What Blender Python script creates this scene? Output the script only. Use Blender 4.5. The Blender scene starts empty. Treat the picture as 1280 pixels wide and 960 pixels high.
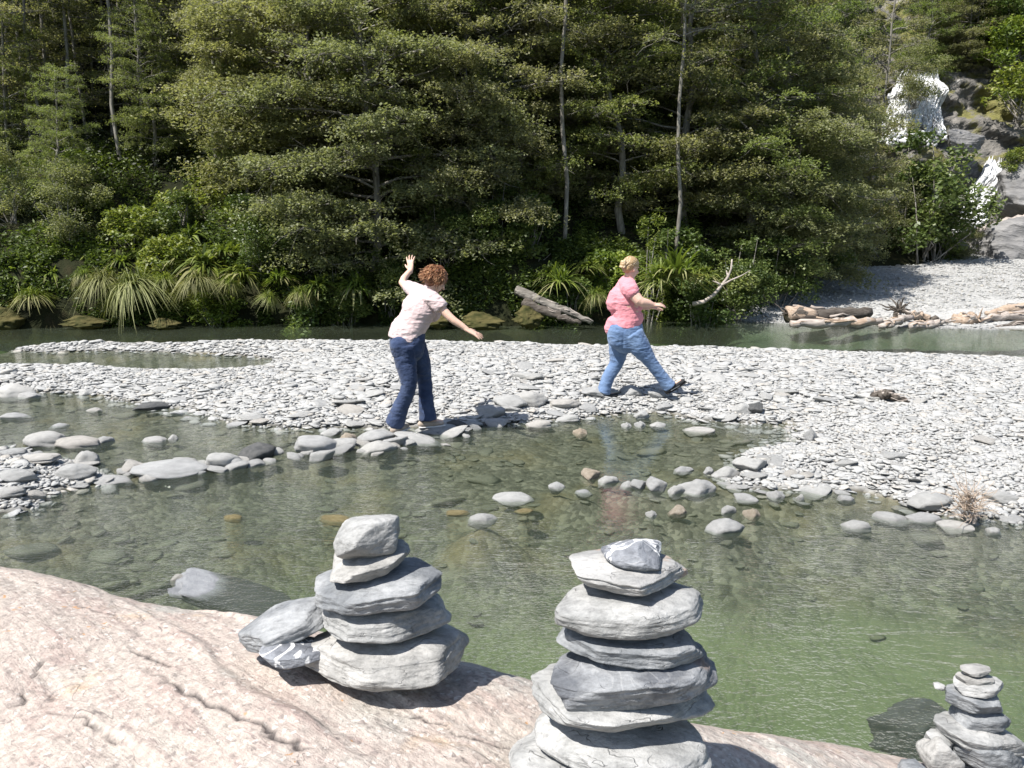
import bpy, bmesh, math, random
import numpy as np
from mathutils import Vector, Matrix

R = math.radians
PI = math.pi
sc = bpy.context.scene
col = sc.collection
rng = np.random.default_rng(7)
random.seed(7)

# ------------------------------------------------------------------ camera geometry
CAM_H = 1.9
PITCH = R(10.2)
FOC = 1000.0
CP, SP = math.cos(PITCH), math.sin(PITCH)


def ray(px, py):
    u, v = (px - 640) / FOC, (480 - py) / FOC
    return np.array([u, CP + v * SP, -SP + v * CP])


def ground(px, py, z=0.0):
    d = ray(px, py)
    return np.array([0, 0, CAM_H]) + d * ((z - CAM_H) / d[2])


def at(px, py, Y):
    d = ray(px, py)
    return np.array([0, 0, CAM_H]) + d * (Y / d[1])


def depth_of(p):
    return p[1] * CP + (CAM_H - p[2]) * SP


# ------------------------------------------------------------------ noise
def _hash(ix, iy, iz, seed):
    h = (ix.astype(np.int64) * 374761393 + iy.astype(np.int64) * 668265263 + iz.astype(np.int64) * 2147483647 + seed * 974634777) & 0xFFFFFFFF
    h = ((h ^ (h >> 13)) * 1274126177) & 0xFFFFFFFF
    h = ((h ^ (h >> 16)) * 2246822519) & 0xFFFFFFFF
    return ((h ^ (h >> 15)) & 0xFFFFFF) / float(0xFFFFFF)


def vnoise(P, seed=0):
    P = np.asarray(P, float)
    i = np.floor(P).astype(np.int64)
    f = P - i
    f = f * f * f * (f * (f * 6 - 15) + 10)
    x, y, z = i[:, 0], i[:, 1], i[:, 2]
    out = 0
    for dx in (0, 1):
        wx = f[:, 0] if dx else 1 - f[:, 0]
        for dy in (0, 1):
            wy = f[:, 1] if dy else 1 - f[:, 1]
            for dz in (0, 1):
                wz = f[:, 2] if dz else 1 - f[:, 2]
                out = out + wx * wy * wz * _hash(x + dx, y + dy, z + dz, seed)
    return out * 2 - 1


def fbm(P, octs=4, seed=0, gain=0.5, lac=2.03):
    P = np.asarray(P, float)
    a, s, t = 1.0, 0.0, 0.0
    for o in range(octs):
        s = s + a * vnoise(P * (lac ** o) + 13.7 * o, seed + o)
        t += a
        a *= gain
    return s / t


def smooth(a, b, x):
    t = np.clip((x - a) / (b - a), 0, 1)
    return t * t * (3 - 2 * t)


# ------------------------------------------------------------------ mesh building
def mesh_from(name, V, F, mat=None, smooth_shade=True, attrs=None, colors=None):
    """F: list of int arrays (n,3) / (n,4), or one such array"""
    if isinstance(F, np.ndarray):
        F = [F]
    V = np.asarray(V, np.float32)
    me = bpy.data.meshes.new(name)
    me.vertices.add(len(V))
    me.vertices.foreach_set('co', V.ravel())
    li = np.concatenate([f.ravel() for f in F]).astype(np.int32)
    lt = np.concatenate([np.full(len(f), f.shape[1]) for f in F]).astype(np.int32)
    ls = np.concatenate([[0], np.cumsum(lt)[:-1]]).astype(np.int32)
    me.loops.add(len(li))
    me.loops.foreach_set('vertex_index', li)
    me.polygons.add(len(lt))
    me.polygons.foreach_set('loop_start', ls)
    me.polygons.foreach_set('loop_total', lt)
    me.polygons.foreach_set('use_smooth', np.full(len(lt), smooth_shade, dtype=bool))
    for k, a in (attrs or {}).items():
        at_ = me.attributes.new(k, 'FLOAT', 'POINT')
        at_.data.foreach_set('value', np.asarray(a, np.float32))
    me.update(calc_edges=True)
    me.validate()
    if mat:
        me.materials.append(mat)
    return me


def link(name, me, parent=None, loc=None, rot=None):
    o = bpy.data.objects.new(name, me)
    col.objects.link(o)
    if parent is not None:
        o.parent = parent
    if loc is not None:
        o.location = loc
    if rot is not None:
        o.rotation_euler = rot
    return o


def tag(o, label=None, cat=None, group=None, kind=None):
    if label:
        o['label'] = label
    if cat:
        o['category'] = cat
    if group:
        o['group'] = group
    if kind:
        o['kind'] = kind
    return o


def empty(name, loc=(0, 0, 0), rz=0):
    o = bpy.data.objects.new(name, None)
    o.empty_display_size = 0.1
    col.objects.link(o)
    o.location = loc
    o.rotation_euler = (0, 0, rz)
    return o


def copy_tree(o, parent=None):
    c = o.copy()
    col.objects.link(c)
    c.parent = parent
    for ch in list(o.children):
        copy_tree(ch, c)
    return c


class MB:
    """collects pieces into one mesh"""

    def __init__(self):
        self.V, self.F3, self.F4, self.T, self.n = [], [], [], [], 0

    def add(self, V, F, tint=0.0):
        V = np.asarray(V, float)
        F = [F] if isinstance(F, np.ndarray) else F
        for f in F:
            f = np.asarray(f)
            if len(f):
                (self.F3 if f.shape[1] == 3 else self.F4).append(f + self.n)
        self.V.append(V)
        self.T.append(np.broadcast_to(np.asarray(tint, float), (len(V),)))
        self.n += len(V)

    def build(self, name, mat, parent=None, smooth_shade=True, loc=None):
        return link(name, self.mesh(name, mat, smooth_shade), parent, loc)

    def mesh(self, name, mat, smooth_shade=True):
        F = []
        if self.F3:
            F.append(np.concatenate(self.F3))
        if self.F4:
            F.append(np.concatenate(self.F4))
        return mesh_from(name, np.concatenate(self.V), F, mat, smooth_shade, {'tint': np.concatenate(self.T)})


def tube(pts, radii, n=6, cap=True, wob=0.0, seed=0, phase=0.0):
    """swept tube -> V, [F4, F3]"""
    pts = np.asarray(pts, float)
    radii = np.broadcast_to(np.asarray(radii, float), (len(pts),))
    tan = np.gradient(pts, axis=0)
    tan /= np.linalg.norm(tan, axis=1)[:, None] + 1e-9
    ref = np.array([0, 0, 1.0]) if abs(tan[0][2]) < 0.8 else np.array([1.0, 0, 0])
    V = []
    for i in range(len(pts)):
        s = np.cross(tan[i], ref)
        s /= np.linalg.norm(s) + 1e-9
        t = np.cross(s, tan[i])
        a = np.arange(n) * 2 * PI / n + phase
        ring = pts[i] + radii[i] * (np.cos(a)[:, None] * s + np.sin(a)[:, None] * t)
        V.append(ring)
    V = np.concatenate(V)
    if wob:
        c = np.repeat(pts, n, axis=0)
        V = c + (V - c) * (1 + wob * fbm(V * 9, 3, seed))[:, None]
    F = []
    for i in range(len(pts) - 1):
        a = i * n + np.arange(n)
        b = i * n + (np.arange(n) + 1) % n
        F.append(np.stack([a, b, b + n, a + n], 1))
    F4 = np.concatenate(F)
    F3 = np.zeros((0, 3), int)
    if cap:
        V = np.concatenate([V, pts[:1], pts[-1:]])
        c0, c1 = len(V) - 2, len(V) - 1
        k = np.arange(n)
        k2 = (k + 1) % n
        e = (len(pts) - 1) * n
        F3 = np.concatenate([np.stack([np.full(n, c0), k2, k], 1), np.stack([np.full(n, c1), e + k, e + k2], 1)])
    return V, [F4, F3]


_ico = {}


def ico(level):
    if level not in _ico:
        bm = bmesh.new()
        bmesh.ops.create_icosphere(bm, subdivisions=level, radius=1)
        V = np.array([v.co[:] for v in bm.verts])
        F = np.array([[v.index for v in f.verts] for f in bm.faces])
        bm.free()
        V /= np.linalg.norm(V, axis=1)[:, None]
        _ico[level] = (V, F)
    return _ico[level]


def rot_xyz(rx, ry, rz):
    return np.array(Matrix.Rotation(rz, 3, 'Z') @ Matrix.Rotation(ry, 3, 'Y') @ Matrix.Rotation(rx, 3, 'X'))


def rock_unit(seed, level=2, npl=9, k=14, flat=True, rough=0.05, strata=0.0, tilt=.75, bias=0.0, bevel=0.0):
    """a rock inside about the unit cube: rounded intersection of half spaces + noise"""
    g = np.random.default_rng(seed)
    V, F = ico(level)
    n, h = [], []
    if flat:
        for s in (1, -1):
            q = np.array([g.normal(0, .10), g.normal(0, .10), s])
            n.append(q / np.linalg.norm(q))
            h.append(g.uniform(.86, 1.0))
        a = g.uniform(0, 2 * PI)
        for i in range(npl):
            a += 2 * PI / npl * g.uniform(.6, 1.4)
            q = np.array([math.cos(a), math.sin(a), g.uniform(-tilt, tilt * .9) + bias])
            n.append(q / np.linalg.norm(q))
            h.append(g.uniform(.72, 1.0))
            if bevel:
                a2 = a + g.uniform(-.3, .3)
                for s in (1, -1):
                    q = np.array([math.cos(a2), math.sin(a2), s * g.uniform(.8, 1.7)])
                    n.append(q / np.linalg.norm(q))
                    h.append(g.uniform(.84, 1.04) * bevel)
    else:
        for i in range(npl + 5):
            q = g.normal(size=3)
            n.append(q / np.linalg.norm(q))
            h.append(g.uniform(.72, 1.0))
    n, h = np.array(n), np.array(h)
    d = np.maximum(V @ n.T, 0) / h
    r = (d ** k).sum(1) ** (-1.0 / k)
    r = np.minimum(r, 1.35)
    P = V * r[:, None]
    if rough:
        P = P * (1 + rough * fbm(P * 2.3 + seed, 4, seed))[:, None]
    if strata:
        L = P[:, 2] * 6.0 + .8 * fbm(P * np.array([1.5, 1.5, .6]) + seed, 2, seed)
        st = vnoise(np.stack([np.floor(L) + smooth(.55, .95, L - np.floor(L)), 0 * L + seed, 0 * L], 1), seed)
        ang = fbm(np.stack([V[:, 0] * 2, V[:, 1] * 2, np.floor(L) * 1.7], 1) + seed, 3, seed + 3)
        rim = smooth(.25, .8, np.hypot(P[:, 0], P[:, 1]))
        P[:, :2] *= (1 + strata * rim * (st + .8 * ang))[:, None]
    P -= (P.max(0) + P.min(0)) / 2
    P /= (P.max(0) - P.min(0)) / 2
    return P, F


def poly_sdf(P, poly):
    """signed distance, positive inside"""
    poly = np.asarray(poly)
    A, B = poly, np.roll(poly, -1, axis=0)
    best = np.full(len(P), 1e9)
    ins = np.zeros(len(P), bool)
    for a, b in zip(A, B):
        ab = b - a
        t = np.clip(((P - a) @ ab) / (ab @ ab + 1e-12), 0, 1)
        q = a + t[:, None] * ab
        best = np.minimum(best, ((P - q) ** 2).sum(1))
        c = (a[1] > P[:, 1]) != (b[1] > P[:, 1])
        xi = (b[0] - a[0]) * (P[:, 1] - a[1]) / (b[1] - a[1] + 1e-12) + a[0]
        ins ^= c & (P[:, 0] < xi)
    return np.sqrt(best) * np.where(ins, 1, -1)


def line_dist(P, line):
    best = np.full(len(P), 1e9)
    for a, b in zip(line[:-1], line[1:]):
        ab = b - a
        t = np.clip(((P - a) @ ab) / (ab @ ab + 1e-12), 0, 1)
        q = a + t[:, None] * ab
        best = np.minimum(best, ((P - q) ** 2).sum(1))
    return np.sqrt(best)


# ------------------------------------------------------------------ shader helpers
class G:
    def __init__(self, name):
        self.m = bpy.data.materials.new(name)
        self.m.use_nodes = True
        self.t = self.m.node_tree
        self.t.nodes.clear()
        self.out = self.t.nodes.new('ShaderNodeOutputMaterial')

    def n(self, typ, ins=None, **at_):
        nd = self.t.nodes.new('ShaderNode' + typ)
        for k, v in at_.items():
            setattr(nd, k, v)
        for k, v in (ins or {}).items():
            if hasattr(v, 'is_linked') or isinstance(v, bpy.types.NodeSocket):
                self.t.links.new(v, nd.inputs[k])
            else:
                nd.inputs[k].default_value = v
        return nd

    def noise(self, vec, scale, detail=4, rough=.55, dist=0.0):
        return self.n('TexNoise', {'Vector': vec, 'Scale': scale, 'Detail': detail, 'Roughness': rough, 'Distortion': dist}).outputs['Fac']

    def ramp(self, fac, stops, interp='LINEAR'):
        nd = self.n('ValToRGB', {'Fac': fac})
        cr = nd.color_ramp
        cr.interpolation = interp
        while len(cr.elements) < len(stops):
            cr.elements.new(.5)
        for e, (p, c) in zip(cr.elements, stops):
            e.position = p
            e.color = (*c, 1) if len(c) == 3 else c
        return nd.outputs['Color']

    def mix(self, fac, a, b, mode='MIX'):
        nd = self.n('Mix', data_type='RGBA', blend_type=mode)
        for i, v in ((0, fac), (6, a), (7, b)):
            if isinstance(v, bpy.types.NodeSocket):
                self.t.links.new(v, nd.inputs[i])
            else:
                nd.inputs[i].default_value = (*v, 1) if isinstance(v, tuple) and len(v) == 3 else v
        return nd.outputs[2]

    def math(self, op, a, b=0.0, clamp=False):
        nd = self.n('Math', {0: a, 1: b}, operation=op, use_clamp=clamp)
        return nd.outputs[0]

    def map(self, vec, scale=(1, 1, 1), rot=(0, 0, 0), loc=(0, 0, 0)):
        return self.n('Mapping', {'Vector': vec, 'Scale': scale, 'Rotation': rot, 'Location': loc}).outputs[0]

    def bump(self, h, strength=.4, dist=.01, normal=None):
        ins = {'Height': h, 'Strength': strength, 'Distance': dist}
        if normal is not None:
            ins['Normal'] = normal
        return self.n('Bump', ins).outputs[0]

    def obj(self):
        return self.n('TexCoord').outputs['Object']

    def pos(self):
        return self.n('NewGeometry').outputs['Position']

    def attr(self, name):
        return self.n('Attribute', attribute_name=name).outputs['Fac']

    def rand(self):
        return self.n('ObjectInfo').outputs['Random']

    def bsdf(self, color, rough=.8, normal=None, spec=.3, **kw):
        ins = {'Base Color': (*color, 1) if isinstance(color, tuple) else color, 'Roughness': rough, 'Specular IOR Level': spec}
        if normal is not None:
            ins['Normal'] = normal
        ins.update(kw)
        return self.n('BsdfPrincipled', ins).outputs[0]

    def done(self, surf=None, vol=None):
        if surf is not None:
            self.t.links.new(surf, self.out.inputs['Surface'])
        if vol is not None:
            self.t.links.new(vol, self.out.inputs['Volume'])
        return self.m


def wet_dark(g, colr, lo=-0.025, hi=0.012, dark=.45):
    """wet band just above the water line: a real darkening of wet stone"""
    z = g.n('SeparateXYZ', {0: g.pos()}).outputs[2]
    nz = g.math('ADD', z, g.math('MULTIPLY', g.math('SUBTRACT', g.noise(g.pos(), 9.0, 2), .5), .03))
    f = g.n('MapRange', {'Value': nz, 'From Min': lo, 'From Max': hi, 'To Min': dark, 'To Max': 1.0}).outputs[0]
    mul = g.n('Mix', data_type='RGBA', blend_type='MULTIPLY')
    mul.inputs[0].default_value = 1
    g.t.links.new(colr, mul.inputs[6])
    g.t.links.new(f, mul.inputs[7])
    return mul.outputs[2]


def stone_mat(name, a, b, use_attr=False, wet=True, fine=40.0, vein=0.0, var=.5):
    g = G(name)
    o = g.obj()
    r = g.attr('tint') if use_attr else g.rand()
    vec = g.n('VectorMath', {0: o, 1: g.n('CombineXYZ', {0: g.math('MULTIPLY', r, 37.0), 1: g.math('MULTIPLY', r, 91.0)}).outputs[0]}, operation='ADD').outputs[0]
    n1 = g.noise(vec, 7.0, 5, .6)
    n2 = g.noise(g.map(vec, (1, 1, 3.5)), fine, 5, .65)
    c = g.mix(g.n('MapRange', {'Value': n1, 'From Min': .3, 'From Max': .7}).outputs[0], (*a, 1), (*b, 1))
    c = g.mix(.75, c, g.ramp(n2, [(.25, (.45,) * 3), (.5, (.5,) * 3), (.75, (.62,) * 3)]), 'OVERLAY')
    # each stone its own tone
    tone = g.ramp(r, [(0, (.55, .56, .57)), (.12, (.80, .82, .84)), (.5, (.95, .95, .93)), (.72, (.8, .83, .87)), (.86, (1.05, 1.02, .97)), (.95, (1, .88, .74)), (1, (1.15, 1.15, 1.13))])
    c = g.mix(var, c, g.mix(1.0, c, tone, 'MULTIPLY'))
    if vein:
        w = g.n('TexWave', {'Vector': vec, 'Scale': 2.5, 'Distortion': 9.0, 'Detail': 3.0, 'Detail Scale': 1.2}).outputs['Fac']
        c = g.mix(g.math('MULTIPLY', g.ramp(w, [(.93, (0, 0, 0)), (1, (1, 1, 1))]), vein), c, (.72, .70, .66, 1))
    if wet:
        c = wet_dark(g, c, dark=.45 if wet is True else wet)
    h = g.math('ADD', n2, g.math('MULTIPLY', g.noise(vec, fine * 3, 3), .4))
    return g.done(g.bsdf(c, .82, g.bump(h, .9, .014), .25))


def simple_mat(name, a, b, scale=8.0, rough=.8, bump=.3, spec=.25, stretch=(1, 1, 1), dist=.01):
    g = G(name)
    v = g.map(g.obj(), stretch)
    n = g.noise(v, scale, 5, .6)
    c = g.mix(g.n('MapRange', {'Value': n, 'From Min': .3, 'From Max': .7}).outputs[0], (*a, 1), (*b, 1))
    return g.done(g.bsdf(c, rough, g.bump(n, bump, dist) if bump else None, spec))


def leaf_mat(name, dark, mid, light, trans=.35, rough=.5, spec=.35, sat_var=.25):
    """leaf colour: per leaf (attribute), per plant (object random)"""
    g = G(name)
    t = g.attr('tint')
    r = g.rand()
    c = g.ramp(t, [(0, dark), (.5, mid), (1, light)])
    tone = g.ramp(r, [(0, (.80, .92, .80)), (.3, (1, 1, 1)), (.55, (1.10, 1.04, .90)), (.8, (.86, 1.04, .74)), (1, (1.12, 1.12, 1.0))])
    c = g.mix(sat_var * 2, c, g.mix(1.0, c, tone, 'MULTIPLY'))
    d = g.bsdf(c, rough, None, spec)
    tr = g.n('BsdfTranslucent', {'Color': g.mix(1.0, c, (1.25, 1.3, .7, 1), 'MULTIPLY')}).outputs[0]
    return g.done(g.n('MixShader', {0: trans, 1: d, 2: tr}).outputs[0])
# ------------------------------------------------------------------ stones of the shallows, one by one (place and size in the photograph)
SW = 'stones standing in the shallow water'
ROW = 'stepping stones across the shallows'
NM = [  # cx, cy, w, h (photo), material, label, group
    (52, 551, 46, 20, 0, 'rounded pale boulder, largest of three stones in the left shallows', SW),
    (94, 554, 48, 15, 0, 'low pale stone touching the rounded boulder in the left shallows', SW),
    (130, 550, 20, 10, 0, 'small rounded stone ending the row of three in the left shallows', SW),
    (105, 575, 31, 20, 4, 'pointed pyramid shaped pale stone standing alone in left shallows', SW),
    (163, 587, 27, 17, 0, 'small grey stone leaning on the broad slab of the row', ROW),
    (211, 587, 84, 24, 0, 'broad layered grey slab, longest stone of the row', ROW),
    (137, 600, 46, 12, 0, 'flat thin slab lying left of the broad layered slab', ROW),
    (93, 600, 46, 18, 4, 'whitish wedge stone beside the thin slab near the left cluster', ROW),
    (278, 577, 42, 19, 4, 'blocky whitish stone propping the black stone', ROW),
    (320, 566, 50, 22, 1, 'black angular stone resting on the whitish block', ROW),
    (396, 558, 54, 23, 0, 'chunky pale stone with a shaded right end, right of the black stone', ROW),
    (414, 541, 24, 10, 4, 'small white stone just behind the chunky pale stone', ROW),
    (434, 551, 22, 16, 2, 'small rust tinted stone in the row left of the woman in pale pink', ROW),
    (467, 546, 46, 16, 0, 'grey slab behind the bright white stone of the row', ROW),
    (471, 560, 44, 16, 4, 'bright white rounded stone in front of the row', ROW),
    (522, 549, 56, 13, 0, 'wide flat stone in front of the feet of the woman in pale pink', ROW),
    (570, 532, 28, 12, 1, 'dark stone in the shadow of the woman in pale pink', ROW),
    (590, 531, 24, 9, 0, 'small grey stone right of the dark shadowed stone', ROW),
    (613, 523, 34, 14, 0, 'pale stone half inside the shadow cast by the woman in pale pink', ROW),
    (638, 516, 38, 15, 4, 'whitish stone at the right end of the row', ROW),
    (663, 513, 40, 16, 0, 'grey rounded stone joining the row to the gravel bar', ROW),
    (706, 514, 36, 11, 0, 'low flat stone at the water edge left of the woman in coral', SW),
    (709, 524, 28, 9, 4, 'small white flat stone just in the water left of the woman in coral', SW),
    (673, 531, 28, 9, 4, 'lone white stone in the water between the two women', SW),
    (725, 540, 17, 9, 2, 'small tan stone in water midway between the women', SW),
    (751, 503, 46, 12, 0, 'flat stone under the rear foot of the woman in coral', SW),
    (788, 502, 26, 11, 0, 'dark edged flat stone below the striding woman in coral', SW),
    (821, 505, 22, 9, 0, 'flat stone below the lifted foot of the woman in coral', SW),
    (831, 513, 22, 7, 0, 'thin stone at the water edge below the lifted foot', SW),
    (802, 520, 18, 11, 4, 'round white stone in the water above the blue reflection', SW),
    (783, 532, 12, 7, 0, 'tiny stone between the two reflected blue legs', SW),
    (800, 531, 13, 8, 4, 'tiny white stone beside the reflected legs', SW),
    (823, 531, 20, 7, 4, 'small flat white stone right of the reflected legs', SW),
    (642, 622, 46, 9, 4, 'long flat white stone barely above water in mid stream', SW),
    (696, 607, 20, 9, 4, 'small white stone right of the long flat one in mid stream', SW),
    (760, 600, 24, 12, 4, 'white rounded stone beside the rusty brown stone in mid stream', SW),
    (738, 595, 22, 14, 2, 'rusty brown rough stone in mid stream', SW),
    (785, 606, 20, 9, 4, 'white stone left of the mottled boulder in mid stream', SW),
    (799, 608, 18, 13, 0, 'grey upright stone touching the mottled boulder', SW),
    (819, 609, 26, 18, 0, 'mottled grey boulder left of the smooth oval boulder', SW),
    (845, 613, 20, 12, 4, 'white stone wedged between mottled and oval boulders', SW),
    (871, 610, 44, 21, 0, 'smooth oval grey boulder with dark underside by the spit', SW),
    (603, 647, 34, 11, 0, 'grey pointed stone in mid stream nearest the left stone stack', SW),
    (730, 614, 20, 5, 0, 'barely emerging grey stone in mid stream', SW),
    (814, 643, 13, 9, 4, 'tiny pale stone in the stream above the middle stack', SW),
    (847, 639, 22, 11, 2, 'small tan stone in the stream above the middle stack', SW),
    (908, 658, 48, 20, 0, 'low boulder with white dry top and dark wet base in mid stream', SW),
    (911, 638, 17, 12, 0, 'small upright grey stone behind the white topped boulder', SW),
    (940, 642, 20, 13, 2, 'brown crusted stone right of the white topped boulder', SW),
    (933, 622, 28, 10, 0, 'flat pale stone just in front of the gravel spit', SW),
    (970, 619, 20, 12, 0, 'round grey stone at the edge of the gravel spit', SW),
    (907, 592, 32, 16, 4, 'white oval stone at the tip of the gravel spit', SW),
    (941, 591, 38, 18, 4, 'large rounded white stone on the tip of the gravel spit', SW),
    (874, 537, 36, 7, 0, 'flat stone in the calm inlet right of the reflection', SW),
    (886, 590, 14, 9, 0, 'tiny grey stone left of the white oval stone', SW),
    (855, 587, 24, 8, 0, 'flat wet stone left of the spit tip', SW),
    (1013, 553, 14, 14, 0, 'small upright stone at the head of the calm inlet', SW),
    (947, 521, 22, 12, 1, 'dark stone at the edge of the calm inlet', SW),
    (927, 520, 24, 12, 4, 'pale block next to the dark stone of the calm inlet', SW),
    (1000, 623, 9, 8, 4, 'tiny white stone alone off the right shore', SW),
    (1165, 634, 50, 20, 4, 'large smooth white stone left of the dry brushwood', SW),
    (1156, 647, 38, 11, 0, 'flat stone in front of the large smooth white stone', SW),
    (1117, 646, 42, 10, 0, 'long low grey stone off the right shore', SW),
    (1071, 656, 30, 11, 0, 'low wet grey stone farthest out from the right shore', SW),
    (1196, 656, 36, 12, 4, 'flat pale stone under the dry brushwood', SW),
    (1249, 633, 34, 14, 4, 'pale rounded stone right of the dry brushwood', SW),
    (1264, 648, 34, 12, 0, 'grey flat stone at the right shore below the rounded one', SW),
    (1244, 663, 18, 8, 4, 'small white stone nearest the camera at the right shore', SW),
    (1060, 623, 20, 7, 0, 'thin wet stone close to the right shore', SW),
    (14, 491, 45, 17, 4, 'white boulder at the left edge of the upper shallows', SW),
    (35, 494, 25, 8, 0, 'low stone beside the white boulder in the upper shallows', SW),
    (107, 491, 20, 10, 4, 'round white stone alone in the upper shallows', SW),
    (187, 508, 42, 12, 1, 'tilted slab with a dark end at the edge of upper shallows', SW),
    (117, 512, 18, 5, 0, 'thin stone barely above the upper shallows', SW),
    (191, 549, 29, 7, 0, 'low flat stone in the riffle behind the row', SW),
    (216, 548, 12, 8, 4, 'tiny white stone in the riffle behind the row', SW),
    (15, 519, 38, 7, 0, 'wet low slab at the left edge of the riffle', SW),
    (72, 531, 22, 4, 0, 'flat stone awash in the riffle', SW),
    (20, 611, 40, 15, 4, 'white stone at the top of the near left stone cluster', SW),
    (10, 627, 34, 13, 0, 'grey stone at the near edge of the left stone cluster', SW),
    (42, 624, 26, 11, 0, 'small stone in the near left cluster, right of the grey one', SW),
    (15, 581, 30, 10, 0, 'low stone at the back of the near left cluster', SW),
    (41, 590, 56, 10, 4, 'long pale slab across the near left cluster', SW),
    (419, 646, 42, 13, 3, 'yellow algae covered stone awash above the left stack', SW),
    (290, 645, 22, 9, 3, 'small yellow algae stone under water below the black stone', SW),
    (572, 640, 28, 8, 3, 'yellowish stone under water in mid stream', SW),
    (655, 637, 22, 8, 3, 'pale brown stone under water below the long flat white one', SW),
]
# ------------------------------------------------------------------ materials of the setting
SLATE_A, SLATE_B = (.33, .33, .318), (.43, .428, .412)
M_stone = stone_mat('river_stone', SLATE_A, SLATE_B, var=.38)
M_stone_mass = stone_mat('river_stone_mass', SLATE_A, SLATE_B, use_attr=True)
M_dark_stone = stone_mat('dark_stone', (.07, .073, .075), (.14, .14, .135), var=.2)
M_tan_stone = stone_mat('tan_stone', (.27, .225, .17), (.41, .36, .29), var=.2)
M_moss_stone = stone_mat('algae_stone', (.17, .135, .055), (.28, .24, .13), var=.2)
M_white_stone = stone_mat('pale_stone', (.37, .37, .355), (.46, .458, .44), var=.3)
M_row_stone = stone_mat('row_stone', (.33, .33, .32), (.43, .428, .415), var=.4)


def bed_material():
    g = G('riverbed')
    p = g.pos()
    z = g.n('SeparateXYZ', {0: p}).outputs[2]
    vor = g.n('TexVoronoi', {'Vector': p, 'Scale': 9.0, 'Randomness': 1.0})
    vor2 = g.n('TexVoronoi', {'Vector': p, 'Scale': 26.0})
    n = g.noise(p, 3.0, 5)
    cob = g.mix(.6, vor.outputs['Color'], vor2.outputs['Color'])
    cobv = g.n('RGBToBW', {0: cob}).outputs[0]
    dry = g.ramp(cobv, [(.2, (.26, .26, .252)), (.5, (.35, .348, .338)), (.8, (.42, .418, .40))])
    wet = g.ramp(cobv, [(.2, (.036, .035, .029)), (.5, (.068, .066, .054)), (.8, (.135, .13, .105))])
    wet = g.mix(g.n('MapRange', {'Value': g.noise(p, 1.3, 4), 'From Min': .52, 'From Max': .72, 'To Max': .5}).outputs[0], wet, (.15, .12, .055, 1))
    silt = g.mix(n, (.098, .108, .068, 1), (.135, .142, .092, 1))
    deep = g.n('MapRange', {'Value': g.math('ADD', z, g.math('MULTIPLY', n, .22)), 'From Min': -.18, 'From Max': -.36}).outputs[0]
    wet = g.mix(deep, wet, silt)
    dryf = g.n('MapRange', {'Value': z, 'From Min': .0, 'From Max': .04}).outputs[0]
    c = g.mix(dryf, wet, dry)
    h = g.math('ADD', g.math('MULTIPLY', vor.outputs['Distance'], -1.0), g.math('MULTIPLY', vor2.outputs['Distance'], -.5))
    return g.done(g.bsdf(c, .9, g.bump(h, .6, .04), .15))


M_bed = bed_material()

# ------------------------------------------------------------------ plan of the river, from the photograph's ground
def gp(pts, z):
    return np.array([ground(x, y, z)[:2] for x, y in pts])


BAR = np.concatenate([
    gp([(20, 432), (70, 427), (130, 424), (200, 427), (300, 425), (400, 424), (520, 424), (640, 426), (760, 429), (900, 432), (1000, 435), (1100, 438), (1280, 445), (1600, 457), (2100, 500)], .08),
    gp([(1900, 640), (1700, 700), (1400, 690), (1280, 653), (1200, 640), (1130, 626), (1060, 610), (1000, 606), (950, 612), (905, 608), (895, 598), (925, 586), (920, 574), (960, 562), (1000, 556), (1012, 541), (985, 528), (930, 526), (880, 523), (840, 513), (780, 512), (720, 519), (640, 527), (560, 531), (500, 531), (420, 534), (350, 533), (300, 524), (250, 515), (200, 505), (150, 497), (110, 489), (60, 488), (0, 486), (-80, 480), (-80, 458), (0, 457), (60, 456), (120, 459), (180, 463), (240, 465), (300, 463), (335, 456), (340, 448), (300, 443), (240, 440), (170, 438), (120, 437), (60, 439), (20, 437)], .02)])
PATCH = gp([(-90, 556), (0, 556), (60, 572), (110, 588), (125, 602), (70, 614), (25, 632), (-90, 645)], .02)
SILL = gp([(0, 600), (80, 600), (160, 590), (210, 588), (280, 578), (330, 570), (400, 560), (470, 556), (520, 546), (580, 532), (640, 522)], .02)
PTS = [(1000, 800, .95), (900, 700, .55), (1100, 720, .6), (1250, 900, 1.0), (800, 625, .16), (700, 600, .14), (600, 600, .14), (620, 670, .26), (620, 770, .75), (760, 690, .45),
       (480, 700, .4), (400, 720, .55), (300, 650, .22), (150, 680, .24), (100, 720, .26), (300, 740, .4), (50, 650, .12), (620, 560, .10), (760, 560, .12), (900, 550, .05), (980, 545, .04), (950, 660, .26), (1060, 670, .26), (1200, 690, .34),
       (250, 450, .14), (60, 445, .12), (60, 520, .07), (200, 530, .07), (100, 570, .08), (300, 550, .09), (0, 412, .5), (300, 413, .6), (600, 415, .6), (900, 416, .6), (1200, 425, .5), (600, 900, 1.0), (200, 900, .8), (-200, 700, .3), (1500, 800, .9), (-200, 500, .1)]
PW = np.array([ground(x, y, 0)[:2] for x, y, _ in PTS])
PD = np.array([d for *_, d in PTS])
BUMPS = np.array([ground(q[0], q[1] + q[3] * .2, 0)[:2] for q in NM if q[4] != 3])
_bk = gp([(-900, 412), (0, 411), (300, 405), (450, 403), (640, 408), (740, 402), (900, 401), (960, 404), (1100, 409), (1280, 414), (1800, 428)], 0)


def bank_y(x):
    return np.interp(x, _bk[:, 0], _bk[:, 1])


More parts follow.
